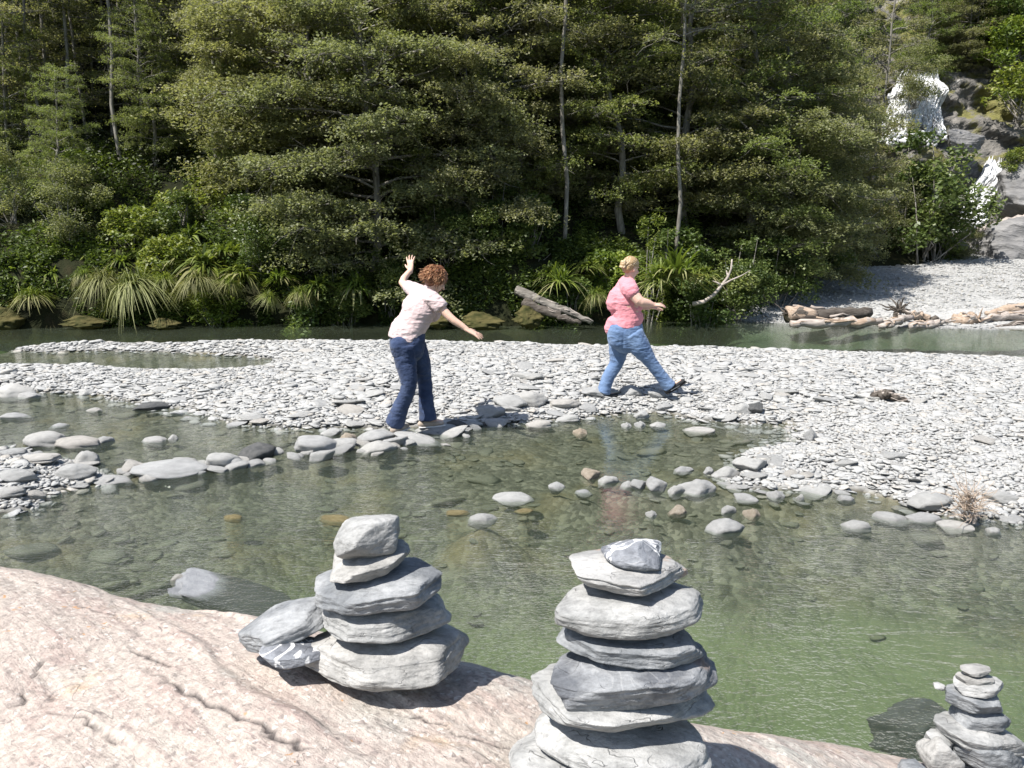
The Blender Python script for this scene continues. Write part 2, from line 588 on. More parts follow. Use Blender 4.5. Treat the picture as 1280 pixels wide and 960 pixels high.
def bed_z(x, y, detail=True):
    P = np.stack([x, y], 1)
    w = 1.0 / (((P[:, None] - PW[None]) ** 2).sum(2) + .05) ** 1.6
    d = (w * PD).sum(1) / w.sum(1)
    N = np.stack([x, y, 0 * x], 1)
    sd = np.maximum(poly_sdf(P, BAR), poly_sdf(P, PATCH)) + .13 * fbm(N * 1.7, 3, 3)
    ls = line_dist(P, SILL)
    d = np.minimum(d, .05 + ls * .35)
    for c in BUMPS:                      # the bed rises to the stones that stand on it
        d = np.minimum(d, .045 + .7 * np.hypot(x - c[0], y - c[1]))
    up = .015 + .19 * (1 - np.exp(-np.maximum(sd, 0) / .9)) + .04 * fbm(N * .7, 3, 9) * smooth(0, .6, sd)
    dn = -d * (1 - np.exp(np.minimum(sd, 0) / (.25 + d * .9)))
    z = np.where(sd > 0, up, dn)
    if detail:
        z = z + .018 * fbm(N * 6, 3, 5) + .012 * fbm(N * 17, 2, 6) * smooth(-.5, .1, z)
    # far bank of the river climbs out of the water
    e = y - bank_y(x)
    z = np.where(e > -.6, np.maximum(z, -.6 + .6 * smooth(-.6, .3, e) + .1 * np.maximum(e, 0)), z)
    return z


def grid(x0, x1, y0, y1, step):
    nx, ny = int((x1 - x0) / step) + 1, int((y1 - y0) / step) + 1
    X, Y = np.meshgrid(np.linspace(x0, x1, nx), np.linspace(y0, y1, ny))
    i = (np.arange(ny - 1)[:, None] * nx + np.arange(nx - 1)[None]).ravel()
    return X.ravel(), Y.ravel(), np.stack([i, i + 1, i + nx + 1, i + nx], 1)


def bed_chunked(x, y):
    return np.concatenate([bed_z(a, b) for a, b in zip(np.array_split(x, 40), np.array_split(y, 40))])


gx, gy, gf = grid(-17, 21, -6, 20.5, .065)
gz = bed_chunked(gx, gy)
tag(link('riverbed', mesh_from('riverbed', np.stack([gx, gy, gz], 1), gf, M_bed)), kind='structure')

# ------------------------------------------------------------------ water: one closed body
def water_material():
    g = G('river_water')
    p = g.pos()
    a = g.noise(g.map(p, (1.0, 2.6, 1), (0, 0, R(12))), 2.6, 3, .55, .6)
    b = g.noise(g.map(p, (1.0, 1.5, 1), (0, 0, R(8))), 13.0, 3, .6, .4)
    c = g.noise(g.map(p, (1.0, 1.15, 1), (0, 0, R(-10))), 38.0, 2, .6)
    # riffles: faster water on the left shallows, calmer behind the spit
    rif = g.n('MapRange', {'Value': g.noise(p, .45, 2), 'From Min': .38, 'From Max': .62, 'To Min': .35, 'To Max': 1.15}).outputs[0]
    h = g.math('ADD', g.math('MULTIPLY', a, .75), g.math('MULTIPLY', g.math('ADD', g.math('MULTIPLY', b, .75), g.math('MULTIPLY', c, .50)), rif))
    # the inlet behind the spit is sheltered and nearly still
    dv = g.n('VectorMath', {0: p, 1: tuple(ground(800, 585, 0))}, operation='DISTANCE').outputs['Value']
    still = g.n('MapRange', {'Value': dv, 'From Min': 1.1, 'From Max': 2.6, 'To Min': .07, 'To Max': 1.45}, interpolation_type='SMOOTHSTEP').outputs[0]
    h = g.math('MULTIPLY', h, still)
    nrm = g.bump(h, 1.0, .026)
    gl = g.n('BsdfGlossy', {'Color': (1, 1, 1, 1), 'Roughness': .04, 'Normal': nrm}).outputs[0]
    tr = g.n('BsdfTransparent', {'Color': (.97, .99, .97, 1)}).outputs[0]
    silt = g.n('BsdfDiffuse', {'Color': (.24, .29, .19, 1)}).outputs[0]
    body = g.n('MixShader', {0: .08, 1: tr, 2: silt}).outputs[0]
    fr = g.n('Fresnel', {'IOR': 1.33, 'Normal': nrm}).outputs[0]
    geo = g.n('NewGeometry')
    up = g.math('GREATER_THAN', g.n('SeparateXYZ', {0: geo.outputs['True Normal']}).outputs[2], .5)
    front = g.math('MULTIPLY', g.math('MULTIPLY', fr, g.math('SUBTRACT', 1.0, geo.outputs['Backfacing'])), up)
    s = g.n('MixShader', {0: front, 1: body, 2: gl}).outputs[0]
    v = g.n('VolumeAbsorption', {'Color': (.60, .75, .52, 1), 'Density': .75}).outputs[0]
    return g.done(s, v)


M_water = water_material()


def water_body():
    X, Y, F = grid(-30, 34, -8, 27, .5)
    n = len(X)
    top = np.stack([X, Y, 0 * X], 1)
    nx = int(64 / .5) + 1
    ny = int(35 / .5) + 1
    bot = top.copy()
    bot[:, 2] = -1.8
    loop = np.concatenate([np.arange(nx), (np.arange(1, ny) * nx + nx - 1), ((ny - 1) * nx + np.arange(nx - 2, -1, -1)), (np.arange(ny - 2, 0, -1) * nx)])
    l2 = np.roll(loop, -1)
    side = np.stack([loop, loop + n, l2 + n, l2], 1)
    return mesh_from('river_water', np.concatenate([top, bot]), [F, F[:, ::-1] + n, side], M_water, False)


tag(link('river_water', water_body()), kind='structure')

# ------------------------------------------------------------------ far bank and forest slope
def slope_start(x):
    b = bank_y(x)
    return b + smooth(4.6, 7.6, x) * (27.3 - b) + smooth(13, 19, x) * 5.0


def hill_z(x, y):
    x, y = np.asarray(x, float), np.asarray(y, float)
    e = y - bank_y(x)
    q = y - slope_start(x)
    N = np.stack([x, y, 0 * x], 1)
    beach = -.35 + .35 * smooth(-.6, .25, e) + np.maximum(e, 0) * .098
    up = .95 * smooth(-.1, .7, q) * smooth(-9, 0, -(x - 8)) + .55 * np.clip(q, 0, 4) + .3 * np.clip(q - 4, 0, 7) + 1.0 * np.maximum(q - 11, 0)
    z = beach + np.maximum(up - .05, 0) + smooth(0, 2, q) * (.5 * fbm(N * .45, 4, 21))
    return z


def hill_material():
    g = G('forest_floor')
    p = g.pos()
    n = g.noise(p, 2.2, 6, .65)
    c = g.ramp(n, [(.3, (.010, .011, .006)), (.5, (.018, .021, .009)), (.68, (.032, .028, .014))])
    return g.done(g.bsdf(c, .95, g.bump(n, .8, .2), .1))


M_hill = hill_material()
X, Y, F = grid(-46, 50, 17, 74, .3)
e = Y - slope_start(X)
Z = np.where(e < -.4, hill_z(X, Y) - .4, hill_z(X, Y))
tag(link('forest_hillside', mesh_from('forest_hillside', np.stack([X, Y, Z], 1), F, M_hill)), kind='structure')


def beach_material():
    g = G('gravel_beach')
    p = g.pos()
    v = g.n('TexVoronoi', {'Vector': p, 'Scale': 11.0})
    v2 = g.n('TexVoronoi', {'Vector': p, 'Scale': 30.0})
    t = g.n('RGBToBW', {0: g.mix(.5, v.outputs['Color'], v2.outputs['Color'])}).outputs[0]
    c = g.ramp(t, [(.15, (.24, .24, .232)), (.5, (.33, .33, .32)), (.85, (.40, .40, .385))])
    c = wet_dark(g, c, -.02, .05, .4)
    h = g.math('ADD', g.math('MULTIPLY', v.outputs['Distance'], -1), g.math('MULTIPLY', v2.outputs['Distance'], -.6))
    return g.done(g.bsdf(c, .9, g.bump(h, .7, .05), .15))


X, Y, F = grid(3.5, 24, 16.5, 34, .09)
N = np.stack([X, Y, 0 * X], 1)
e = Y - bank_y(X)
Z = -.35 + .35 * smooth(-.6, .25, e) + np.maximum(e, 0) * .098 + .05 * fbm(N * .8, 3, 33) + .03 * fbm(N * 4, 3, 34)
Z = Z - .6 * smooth(.5, 2.5, Y - slope_start(X)) - .8 * smooth(5.2, 4.0, X)
beach_xyz = np.stack([X, Y, Z], 1)
tag(link('gravel_beach', mesh_from('gravel_beach', beach_xyz, F, beach_material())), kind='structure')

# a wide base under everything, out to the horizon
X, Y, F = grid(-400, 400, -400, 400, 50)
gm = simple_mat('ground_earth', (.05, .06, .03), (.09, .09, .05), .2, .95, 0)
tag(link('ground', mesh_from('ground', np.stack([X, Y, 0 * X - 2.6], 1), F, gm)), kind='structure')
# ------------------------------------------------------------------ loose stones of the gravel bar
LIB2 = [rock_unit(100 + i, 3, npl=6, k=30, rough=.05, strata=.04) for i in range(14)] + [rock_unit(150 + i, 3, npl=6, k=9, rough=.05) for i in range(6)]
LIB1 = [rock_unit(200 + i, 2, npl=6, k=30, rough=.05) for i in range(20)]


def bar_points(n, x0, x1, y0, y1, lo, hi):
    """random points where the bed height is within lo..hi"""
    x, y = rng.uniform(x0, x1, n), rng.uniform(y0, y1, n)
    z = bed_z(x, y, False)
    k = (z > lo) & (z < hi) & (y < bank_y(x) - .8)
    return x[k], y[k], z[k]


def in_view(x, y, m=1.5):
    return (np.abs(x) < (.64 * m) * np.maximum(y, 0) + .3) & (y > 2.5)


S = []   # x, y, z, W, D, T, rx, ry, rz, lib
px_, py_, pz_ = [], [], []
x, y, z = bar_points(190000, -14, 20, 4.5, 16.5, -.035, 1.0)
k = in_view(x, y)
x, y, z = x[k], y[k], z[k]
size = np.exp(rng.normal(math.log(.063), .48, len(x)))
size = np.clip(size, .035, .34)
patch = fbm(np.stack([x * .55, y * .55, 0 * x], 1), 3, 71)          # coarser and finer sorted areas
size *= 1 + .55 * patch
size = np.where(y > 11.5, size * .8, size)
keep = rng.uniform(size=len(x)) < np.clip((.075 / size) ** .35, 0, 1)
x, y, z, size = x[keep], y[keep], z[keep], size[keep]
# no more stones than the area needs: thin by coarse cells against area covered
order = np.argsort(-size)
x, y, z, size = x[order], y[order], z[order], size[order]
cell = .25
occ = {}
sel = []
for i in range(len(x)):
    c = (int(x[i] // cell), int(y[i] // cell))
    a = size[i] ** 2 * .62
    cur = occ.get(c, 0)
    lim = cell * cell * (2.4 if z[i] > .02 else .7)
    if cur + a <= lim or (cur == 0):
        occ[c] = cur + a
        sel.append(i)
x, y, z, size = x[sel], y[sel], z[sel], size[sel]
n = len(x)
ns = len(x)
asp = rng.uniform(.55, .95, n)
thick = rng.uniform(.08, .23, n)
rx = rng.normal(0, .13, n) + .05
ry = rng.normal(0, .13, n)
rz = rng.normal(0, .7, n) + np.where(rng.uniform(size=n) < .3, rng.uniform(0, PI, n), 0)
pz = z + size * thick * rng.uniform(.10, .42, n) + .006
proj = size / y
rank = np.argsort(-proj * np.where(np.abs(x) < .63 * y, 1, 0))
N_IND = 110
ind = set(rank[:N_IND].tolist())

stone_meshes = [mesh_from('river_stone', V * .5, F, M_stone) for V, F in LIB2]
for i in rank[:N_IND]:
    o = link('river_stone', stone_meshes[int(rng.integers(len(stone_meshes)))], None, (x[i], y[i], pz[i]), (rx[i], ry[i], rz[i]))
    o.scale = (size[i], size[i] * asp[i], size[i] * thick[i])
    tag(o, 'light grey flat river stone lying loose among others on the gravel bar', 'stone', 'loose stones on the gravel bar')


def mass(idx, libs, name, label=None):
    mb_v, mb_f, tint, off = [], [], [], 0
    for i in idx:
        V, F = libs[int(rng.integers(len(libs)))]
        M = rot_xyz(rx[i], ry[i], rz[i])
        P = (V * np.array([size[i], size[i] * asp[i], size[i] * thick[i]]) * .5) @ M.T + np.array([x[i], y[i], pz[i]])
        mb_v.append(P)
        mb_f.append(F + off)
        tint.append(np.full(len(P), rng.uniform()))
        off += len(P)
    o = link(name, mesh_from(name, np.concatenate(mb_v), np.concatenate(mb_f), M_stone_mass, True, {'tint': np.concatenate(tint)}))
    tag(o, label, None, None, 'stuff')
    return o


mass([i for i in range(n) if i not in ind], LIB1, 'gravel_stones')
print('bar stones', n)

# small pebbles between them, nearer part only
x, y, z = bar_points(60000, -6, 8, 5, 11.5, -.02, 1.0)
k = in_view(x, y)
k &= rng.uniform(size=len(x)) < np.clip(1.5 - y / 9, .1, 1)
x, y, z = x[k], y[k], z[k]
n = len(x)
size = rng.uniform(.02, .055, n)
asp, thick = rng.uniform(.6, 1, n), rng.uniform(.35, .7, n)
rx, ry, rz = rng.normal(0, .3, n), rng.normal(0, .3, n), rng.uniform(0, 6, n)
pz = z + size * thick * .3
PEB = [rock_unit(300 + i, 1, npl=6, k=8, rough=.03) for i in range(8)]
mass(range(n), PEB, 'gravel_pebbles')
print('pebbles', n)

# cobbles lying under the water, seen through it
x, y, z = bar_points(26000, -9, 10, 2.6, 12, -.50, -.03)
k = in_view(x, y)
k &= rng.uniform(size=len(x)) < np.clip(1.1 + z * 2.6, .02, 1) * .2
x, y, z = x[k], y[k], z[k]
n = len(x)
size = np.clip(np.exp(rng.normal(math.log(.085), .5, n)), .03, .32)
asp, thick = rng.uniform(.5, .9, n), rng.uniform(.10, .24, n)
rx, ry, rz = rng.normal(0, .12, n), rng.normal(0, .12, n), rng.normal(0, .8, n)
pz = np.minimum(z + size * thick * .2, -.012 - size * thick * .5)
M_keep = M_stone_mass
M_stone_mass = stone_mat('submerged_stone', (.085, .085, .068), (.14, .137, .108), use_attr=True, wet=False)
mass(range(n), LIB1, 'submerged_cobbles')
M_stone_mass = M_keep
print('submerged', n)

# small stones over the far beach
xx, yy = rng.uniform(4.6, 24, 25000), rng.uniform(17.2, 30, 25000)
k = (yy > bank_y(xx) + .02) & (np.abs(xx) < .95 * yy) & (yy < slope_start(xx) + 1)
x, y = xx[k], yy[k]
e = y - bank_y(x)
z = -.35 + .35 * smooth(-.6, .25, e) + np.maximum(e, 0) * .098 + .05 * fbm(np.stack([x, y, 0 * x], 1) * .8, 3, 33)
n = len(x)
size = np.clip(np.exp(rng.normal(math.log(.052), .4, n)), .03, .2)
asp, thick = rng.uniform(.55, .9, n), rng.uniform(.25, .5, n)
rx, ry, rz = rng.normal(0, .15, n), rng.normal(0, .15, n), rng.uniform(0, 6, n)
pz = z + size * thick * .3
mass(range(n), PEB, 'beach_stones')

# ------------------------------------------------------------------ the stones one can tell apart, by the water
MATS = [M_row_stone, M_dark_stone, M_tan_stone, M_moss_stone, M_white_stone]
LIB3 = [rock_unit(400 + i, 4, npl=7, k=13, flat=True, rough=.10, strata=.03, bevel=1.0) for i in range(8)] + [rock_unit(450 + i, 4, npl=6, k=20, flat=False, rough=.12) for i in range(5)]
_cache = {}
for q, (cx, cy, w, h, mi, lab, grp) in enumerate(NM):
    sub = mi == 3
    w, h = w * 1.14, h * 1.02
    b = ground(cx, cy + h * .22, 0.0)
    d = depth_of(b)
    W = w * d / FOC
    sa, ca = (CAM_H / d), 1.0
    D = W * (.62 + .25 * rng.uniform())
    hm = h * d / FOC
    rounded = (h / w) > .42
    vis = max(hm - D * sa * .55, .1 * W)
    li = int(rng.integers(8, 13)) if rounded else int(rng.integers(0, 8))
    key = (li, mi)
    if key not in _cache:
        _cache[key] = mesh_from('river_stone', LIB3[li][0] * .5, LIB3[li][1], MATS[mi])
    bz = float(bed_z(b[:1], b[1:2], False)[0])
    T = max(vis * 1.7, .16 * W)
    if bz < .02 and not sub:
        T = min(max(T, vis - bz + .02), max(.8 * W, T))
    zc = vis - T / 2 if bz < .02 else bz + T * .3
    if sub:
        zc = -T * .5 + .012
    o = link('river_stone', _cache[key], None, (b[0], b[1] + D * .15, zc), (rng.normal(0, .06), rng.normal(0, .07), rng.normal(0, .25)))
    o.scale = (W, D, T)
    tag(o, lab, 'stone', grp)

# smaller stones packed between the stepping stones
L_ = np.concatenate([np.linspace(a, b, 24) for a, b in zip(SILL[:-1], SILL[1:])])
for i in range(95):
    p = L_[int(rng.integers(len(L_)))] + rng.normal(0, [.10, .16])
    W = float(np.clip(rng.lognormal(math.log(.16), .4), .07, .34))
    T = W * rng.uniform(.2, .42)
    m = stone_meshes[int(rng.integers(len(stone_meshes)))]
    o = link('river_stone', m, None, (p[0], p[1], rng.uniform(-.15, .25) * T), (rng.normal(0, .12), rng.normal(0, .12), rng.normal(0, .5)))
    o.scale = (W, W * rng.uniform(.55, .9), T)
    tag(o, 'pale flat filler stone packed between the larger stepping stones', 'stone', 'filler stones of the causeway')
# ------------------------------------------------------------------ trees
M_bark = simple_mat('pale_bark', (.10, .09, .075), (.26, .25, .22), 6.0, .9, .5, .15, (3, 3, .6), .02)
M_twig = simple_mat('grey_twig', (.16, .145, .125), (.34, .32, .29), 9.0, .9, .2, .15)
M_beech = leaf_mat('beech_leaves', (.105, .115, .055), (.215, .22, .115), (.33, .32, .19), .48, .55, .3)
M_beech_green = leaf_mat('green_beech_leaves', (.090, .118, .040), (.18, .215, .080), (.29, .31, .135), .48, .55, .3)
M_beech_grey = leaf_mat('grey_beech_leaves', (.106, .112, .056), (.220, .225, .118), (.33, .32, .19), .45, .55, .3)
M_shrub = leaf_mat('shrub_leaves', (.045, .070, .020), (.095, .135, .038), (.18, .21, .07), .32, .45, .4)
M_fresh = leaf_mat('fresh_leaves', (.045, .070, .018), (.16, .205, .040), (.29, .31, .075), .38, .5, .35)
M_grassy = leaf_mat('grass_blades', (.07, .088, .024), (.15, .16, .055), (.30, .29, .15), .30, .6, .3)


def leaf_quads(C, nrm_sd, length, width, g, up=1.0):
    n = len(C)
    N = np.stack([g.normal(0, nrm_sd, n), g.normal(0, nrm_sd, n), np.full(n, up)], 1)
    N /= np.linalg.norm(N, axis=1)[:, None]
    a = g.uniform(0, 2 * PI, n)
    A = np.stack([np.cos(a), np.sin(a), 0 * a], 1)
    A -= N * (A * N).sum(1)[:, None]
    A /= np.linalg.norm(A, axis=1)[:, None]
    B = np.cross(N, A)
    L = (length * g.uniform(.6, 1.3, n))[:, None]
    Wd = (width * g.uniform(.6, 1.3, n))[:, None]
    V = np.stack([C - A * L / 2, C + B * Wd / 2, C + A * L / 2, C - B * Wd / 2], 1).reshape(-1, 3)
    F = np.arange(4 * n).reshape(-1, 4)
    return V, F


def limb_path(p0, ang, L, rise, g, n=6, wob=.12):
    """a crooked limb from p0 going out along ang"""
    t = np.linspace(0, 1, n)
    P = np.stack([p0[0] + np.cos(ang) * L * t, p0[1] + np.sin(ang) * L * t, p0[2] + rise * L * t - .12 * L * t * t], 1)
    w = np.cumsum(g.normal(0, wob * L / n, (n, 3)), axis=0)
    w[0] = 0
    return P + w


def make_beech(seed, Ht, spread, bare, dens=1.0, plate=.62, limbs=30, slim=False, droop=0.0):
    """mountain beech: flat layered sprays on crooked limbs"""
    g = np.random.default_rng(seed)
    root = empty('beech_tree')
    tr, cr, tw = MB(), MB(), MB()
    tp = limb_path((0, 0, -.8), 0, 0, 0, g, 9, 0)
    tp[:, 2] = np.linspace(-.8, Ht, 9)
    lean = np.cumsum(g.normal(0, .09 if slim else .16, (9, 2)), axis=0)
    tp[:, :2] += lean - lean[0]
    r0 = .022 + .0036 * Ht if slim else .05 + .010 * Ht
    tr.add(*tube(tp, np.linspace(r0, .03, 9), 8, True, .12, seed))
    leaves = []
    for i in range(limbs):
        f = bare + (1 - bare) * ((i + g.uniform(0, 1)) / limbs)
        z = f * Ht
        p0 = np.array([np.interp(z, tp[:, 2], tp[:, 0]), np.interp(z, tp[:, 2], tp[:, 1]), z])
        u = (f - bare) / (1 - bare)
        prof = (.72 + .6 * u) if u < .4 else (.96 - .62 * ((u - .4) / .6) ** 2)
        L = spread * prof * g.uniform(.55, 1.1)
        ang = i * 2.4 + g.normal(0, .4)
        lp = limb_path(p0, ang, L, .22 + .35 * u - droop + g.normal(0, .1), g)
        tr.add(*tube(lp, np.linspace(.014 + .009 * L, .005, len(lp)), 5, False, .1, seed + i))
        k = max(2, int(L * 2.9))
        for j in range(k):
            t = g.uniform(.25, 1.0)
            q = np.array([np.interp(t, np.linspace(0, 1, len(lp)), lp[:, c]) for c in range(3)])
            a2 = ang + g.choice([-1, 1]) * g.uniform(.3, 1.2)
            l2 = L * g.uniform(.12, .38) * (1.3 - t)
            sp = limb_path(q, a2, l2 + .15, .12 + g.normal(0, .12), g, 4)
            tr.add(*tube(sp, np.linspace(.012, .004, 4), 4, False))
            for _ in range(4):
                s2 = limb_path(sp[2], a2 + g.normal(0, 1.1), .55, .1 + g.normal(0, .3), g, 4, .3)
                tr.add(*tube(s2, np.linspace(.008, .003, 4), 3, False))
            c = sp[-1]
            rad = plate * g.uniform(.55, 1.15) * (.75 + .35 * (1 - u))
            m = int(rad * rad * 1750 * dens)
            nb = g.integers(4, 7)
            th = g.uniform(0, 2 * PI, m)
            rr = np.sqrt(g.uniform(0, 1, m))
            lobe = 1 + .35 * np.sin(th * nb + g.uniform(0, 6)) + .15 * np.sin(th * (nb + 4) + g.uniform(0, 6))
            el = g.uniform(.6, 1.0)
            lx, ly = rr * np.cos(th) * rad * lobe, rr * np.sin(th) * rad * lobe * el
            ca, sa = math.cos(a2), math.sin(a2)
            tilt = g.normal(0, .12, 2)
            dome = .10 * (1 - rr ** 2) - .10 * rr ** 2 * rad
            C = np.stack([c[0] + lx * ca - ly * sa, c[1] + lx * sa + ly * ca, c[2] + dome + lx * tilt[0] + ly * tilt[1] + g.normal(0, .035 + .05 * rad * .6, m)], 1)
            # broken up into small sprigs with gaps
            keep = fbm(C * np.array([6.5, 6.5, 4.0]), 2, seed + 5) > (.06 if seed in (3, 4, 6) else -.02)
            leaves.append((C[keep], np.clip(.5 + g.normal(0, .2, keep.sum()) + g.normal(0, .12), 0, 1)))
    C = np.concatenate([a for a, _ in leaves])
    T = np.concatenate([b for _, b in leaves])
    V, F = leaf_quads(C, .75, .072, .046, g)
    cr.add(V, F, np.repeat(T, 4))
    tr.build('trunk', M_bark, root)
    cr.build('crown', M_beech_green if seed in (3, 4) else M_beech_grey if seed == 2 else M_beech, root, False)
    return root


def make_shrub(seed, w, h, mat, clumps=26, leaf=(.08, .05), dens=1.0, flat=.6, stems=5, ragged=.3):
    g = np.random.default_rng(seed)
    root = empty('shrub')
    st, cr = MB(), MB()
    for i in range(clumps):
        a = g.uniform(0, 2 * PI)
        ph = g.uniform(0, 1)
        rr = math.sqrt(g.uniform(.05, 1)) * (1 - .55 * ph ** 1.5)
        c = np.array([math.cos(a) * rr * w / 2, math.sin(a) * rr * w / 2, h * (.12 + .85 * ph)]) * (1 + g.normal(0, ragged * .3))
        R0 = w * .20 * g.uniform(.6, 1.3)
        m = int(R0 * R0 * 2100 * dens * (.05 / leaf[1]) ** 1.2)
        d = g.normal(size=(m, 3))
        d /= np.linalg.norm(d, axis=1)[:, None]
        C = c + d * R0 * (g.uniform(0, 1, m) ** .4)[:, None] * np.array([1, 1, flat])
        keep = fbm(C * 5 / max(w, 1), 2, seed) > -.25
        C = C[keep]
        V, F = leaf_quads(C, .8, leaf[0], leaf[1], g)
        cr.add(V, F, np.repeat(np.clip(.45 + g.normal(0, .2, len(C)) + g.normal(0, .15), 0, 1), 4))
        if i < stems * 3:
            b = np.array([g.normal(0, .06 * w), g.normal(0, .06 * w), -.2])
            t = np.linspace(0, 1, 5)[:, None]
            P = b * (1 - t) + c * t + np.cumsum(g.normal(0, .03 * w, (5, 3)), axis=0) * (t > 0)
            st.add(*tube(P, np.linspace(.022, .006, 5), 4, False))
    st.build('stem', M_twig, root)
    cr.build('foliage', mat, root, False)
    return root


def make_tussock(seed, n=260, L=1.0, mat=None, wid=.022, stiff=.5, dead=.3):
    """a clump of long arching blades, pale dead ones hanging outside"""
    g = np.random.default_rng(seed)
    root = empty('flax_tussock')
    lv, dd = MB(), MB()
    K = 6
    t = np.linspace(0, 1, K)
    for i in range(n):
        a = g.uniform(0, 2 * PI)
        old = i < n * dead
        out = g.uniform(.25, .75) if not old else g.uniform(.55, .9)
        l = L * g.uniform(.65, 1.2)
        up = l * (1 - out) * 1.3
        b = g.normal(0, .07 * L, 2)
        hang = (g.uniform(.5, 1.0) if not old else g.uniform(.75, 1.15)) * (1.2 - stiff)
        x = out * l * t
        z = up * t - hang * l * t ** 2.2
        ca, sa = math.cos(a), math.sin(a)
        P = np.stack([b[0] + x * ca, b[1] + x * sa, z], 1)
        w = wid * (1 - t ** 2) * g.uniform(.7, 1.3) + .002
        s = np.array([-sa, ca, 0]) + g.normal(0, .15, 3)
        V = np.concatenate([P - s * w[:, None] / 2, P + s * w[:, None] / 2])
        k = np.arange(K - 1)
        F = np.stack([k, k + 1, k + 1 + K, k + K], 1)
        (dd if old else lv).add(V, F, g.uniform(.55, 1.0) if old else g.uniform(.05, .75))
    lv.build('green_blades', M_fresh if mat is None else mat, root)
    dd.build('dry_blades', M_grassy, root)
    return root


VAR = {
    'big': make_beech(1, 8.5, 3.0, .04, 1.0, .80, 64),
    'wide': make_beech(2, 6.8, 3.1, .06, 1.0, .82, 60, droop=.14),
    'mid': make_beech(3, 8.0, 2.3, .07, 1.0, .74, 56),
    'mid2': make_beech(4, 8.6, 2.2, .16, 1.0, .70, 54),
    'slim': make_beech(5, 9.0, 1.6, .16, .9, .50, 32, True),
    'pole': make_beech(7, 8.5, 1.1, .55, .8, .42, 16, True),
    'slim2': make_beech(6, 8.2, 1.35, .12, .9, .48, 30, True),
}
used = set()


def place_tree(kind, px, Y, label, group, s=1.0, rz=None, dz=0.0, sxy=1.0, lean=0.0, py=None):
    x = (px - 640) / FOC * (Y * CP)
    o = VAR[kind] if kind not in used else copy_tree(VAR[kind])
    used.add(kind)
    o.location = (x, Y, float(hill_z(np.array([x]), np.array([Y]))[0]) + dz)
    if py is not None:
        o.location.z = at(px, py, Y)[2]
    o.rotation_euler = (lean, 0, rng.uniform(0, 6.28) if rz is None else rz)
    o.scale = (s * sxy, s * sxy, s)
    tag(o, label, 'tree', group)
    return o


GU = 'beech trees on the forest slope'
TREES = [
    # front row, over the water
    ('wide', 455, 19.0, 'big spreading beech reaching out over the river behind the woman in pale pink', GU, 1.0, 1.0, 0),
    ('wide', 385, 20.8, 'layered olive beech left of the big spreading one, over the shaded bank', GU, 1.0, 1.1, 0),
    ('big', 560, 21.5, 'tall dense beech standing behind the big spreading beech', GU, .95, .95, 0),
    ('mid', 655, 20.5, 'narrow olive beech between the two women', GU, .85, .9, 0),
    ('mid2', 735, 21.2, 'upright beech directly above the woman in coral', GU, .9, 1.0, 0),
    ('big', 865, 21.0, 'massive broad beech right of the woman in coral, above the dead branch', GU, .98, 1.0, 0),
    ('wide', 965, 22.0, 'dark low spreading beech at the left end of the gravel beach', GU, .95, 1.0, 0),
    ('mid', 1000, 25.5, 'tall shaded beech left of the waterfall', GU, 1.0, 1.0, 0),
    ('mid2', 800, 24.0, 'beech with bare lower trunk behind the massive broad one', GU, 1.0, 1.0, 0),
    ('mid', 470, 24.0, 'rounded beech crown above the big spreading beech', GU, .95, 1.0, 0),
    ('mid2', 360, 23.5, 'upright beech at the right edge of the dark gap', GU, .85, .9, 0),
    ('wide', 610, 20.4, 'low olive beech filling the gap between the big spreading one and the narrow one', GU, .9, .95, 0),
    ('wide', 330, 22.0, 'beech with low boughs at the edge of the shaded hollow', GU, .8, .8, 0),
    ('mid', 530, 20.2, 'dense beech whose boughs hang behind the raised arm of the person in pale pink', GU, .85, 1.0, 0),
    ('mid', 780, 20.6, 'dense beech right behind the head of the person in coral', GU, .8, 1.0, .3),
    ('mid2', 930, 21.0, 'dense beech between the massive broad one and the gravel beach', GU, .9, 1.1, 0),
    ('wide', 1010, 24.0, 'low beech leaning over the shaded edge of the beach', GU, .9, .9, 0),
    ('slim', 20, 21.5, 'slender pale trunked beech at the left edge', GU, .72, 1.0, 0),
    ('slim', 1082, 30.0, 'dark beech whose bent boughs cross the white waterfall', GU, 1.0, .9, 0),
]
for k, px, Y, lab, gr, s, sxy, dz in TREES:
    place_tree(k, px, Y, lab, gr, s, None, dz, sxy)
for px, Y, lab in [(405, 20.0, 'thin pale pole beech left of the raised hand'), (515, 21.0, 'thin pale pole beech right of the big spreading crown'), (595, 20.0, 'thin pale pole beech midway between the two people'), (700, 19.6, 'thin pale pole beech left of the person in coral'), (838, 19.6, 'thin pale pole beech above the flax clump'), (110, 22.5, 'thin pale pole beech in the dark gap'), (165, 22.0, 'thin pale pole beech at the right of the dark gap'), (60, 22.2, 'thin pale pole beech at the left of the dark gap'), (285, 21.5, 'thin pale pole beech above the bright mossy slope')]:
    place_tree('pole', px, Y, lab, GU, rng.uniform(.85, 1.1))
UL = 'slender pale trunked beech on the dark upper left slope'
for px, Y in [(55, 23.5), (100, 25), (150, 24), (185, 23.2), (215, 25.5), (255, 24), (285, 23), (315, 25), (335, 23.4), (85, 26.5), (130, 27), (240, 27), (300, 27.5), (10, 26), (-25, 24), (-40, 26), (170, 28), (45, 28), (205, 29), (-10, 23.2), (30, 24.2), (75, 23), (120, 23.5), (60, 29.5), (-30, 29), (20, 29), (110, 30.5), (165, 30), (265, 30)]:
    place_tree('slim' if rng.uniform() < .5 else 'slim2', px, Y, UL, 'slender beeches of the upper left', rng.uniform(.8, 1.05))
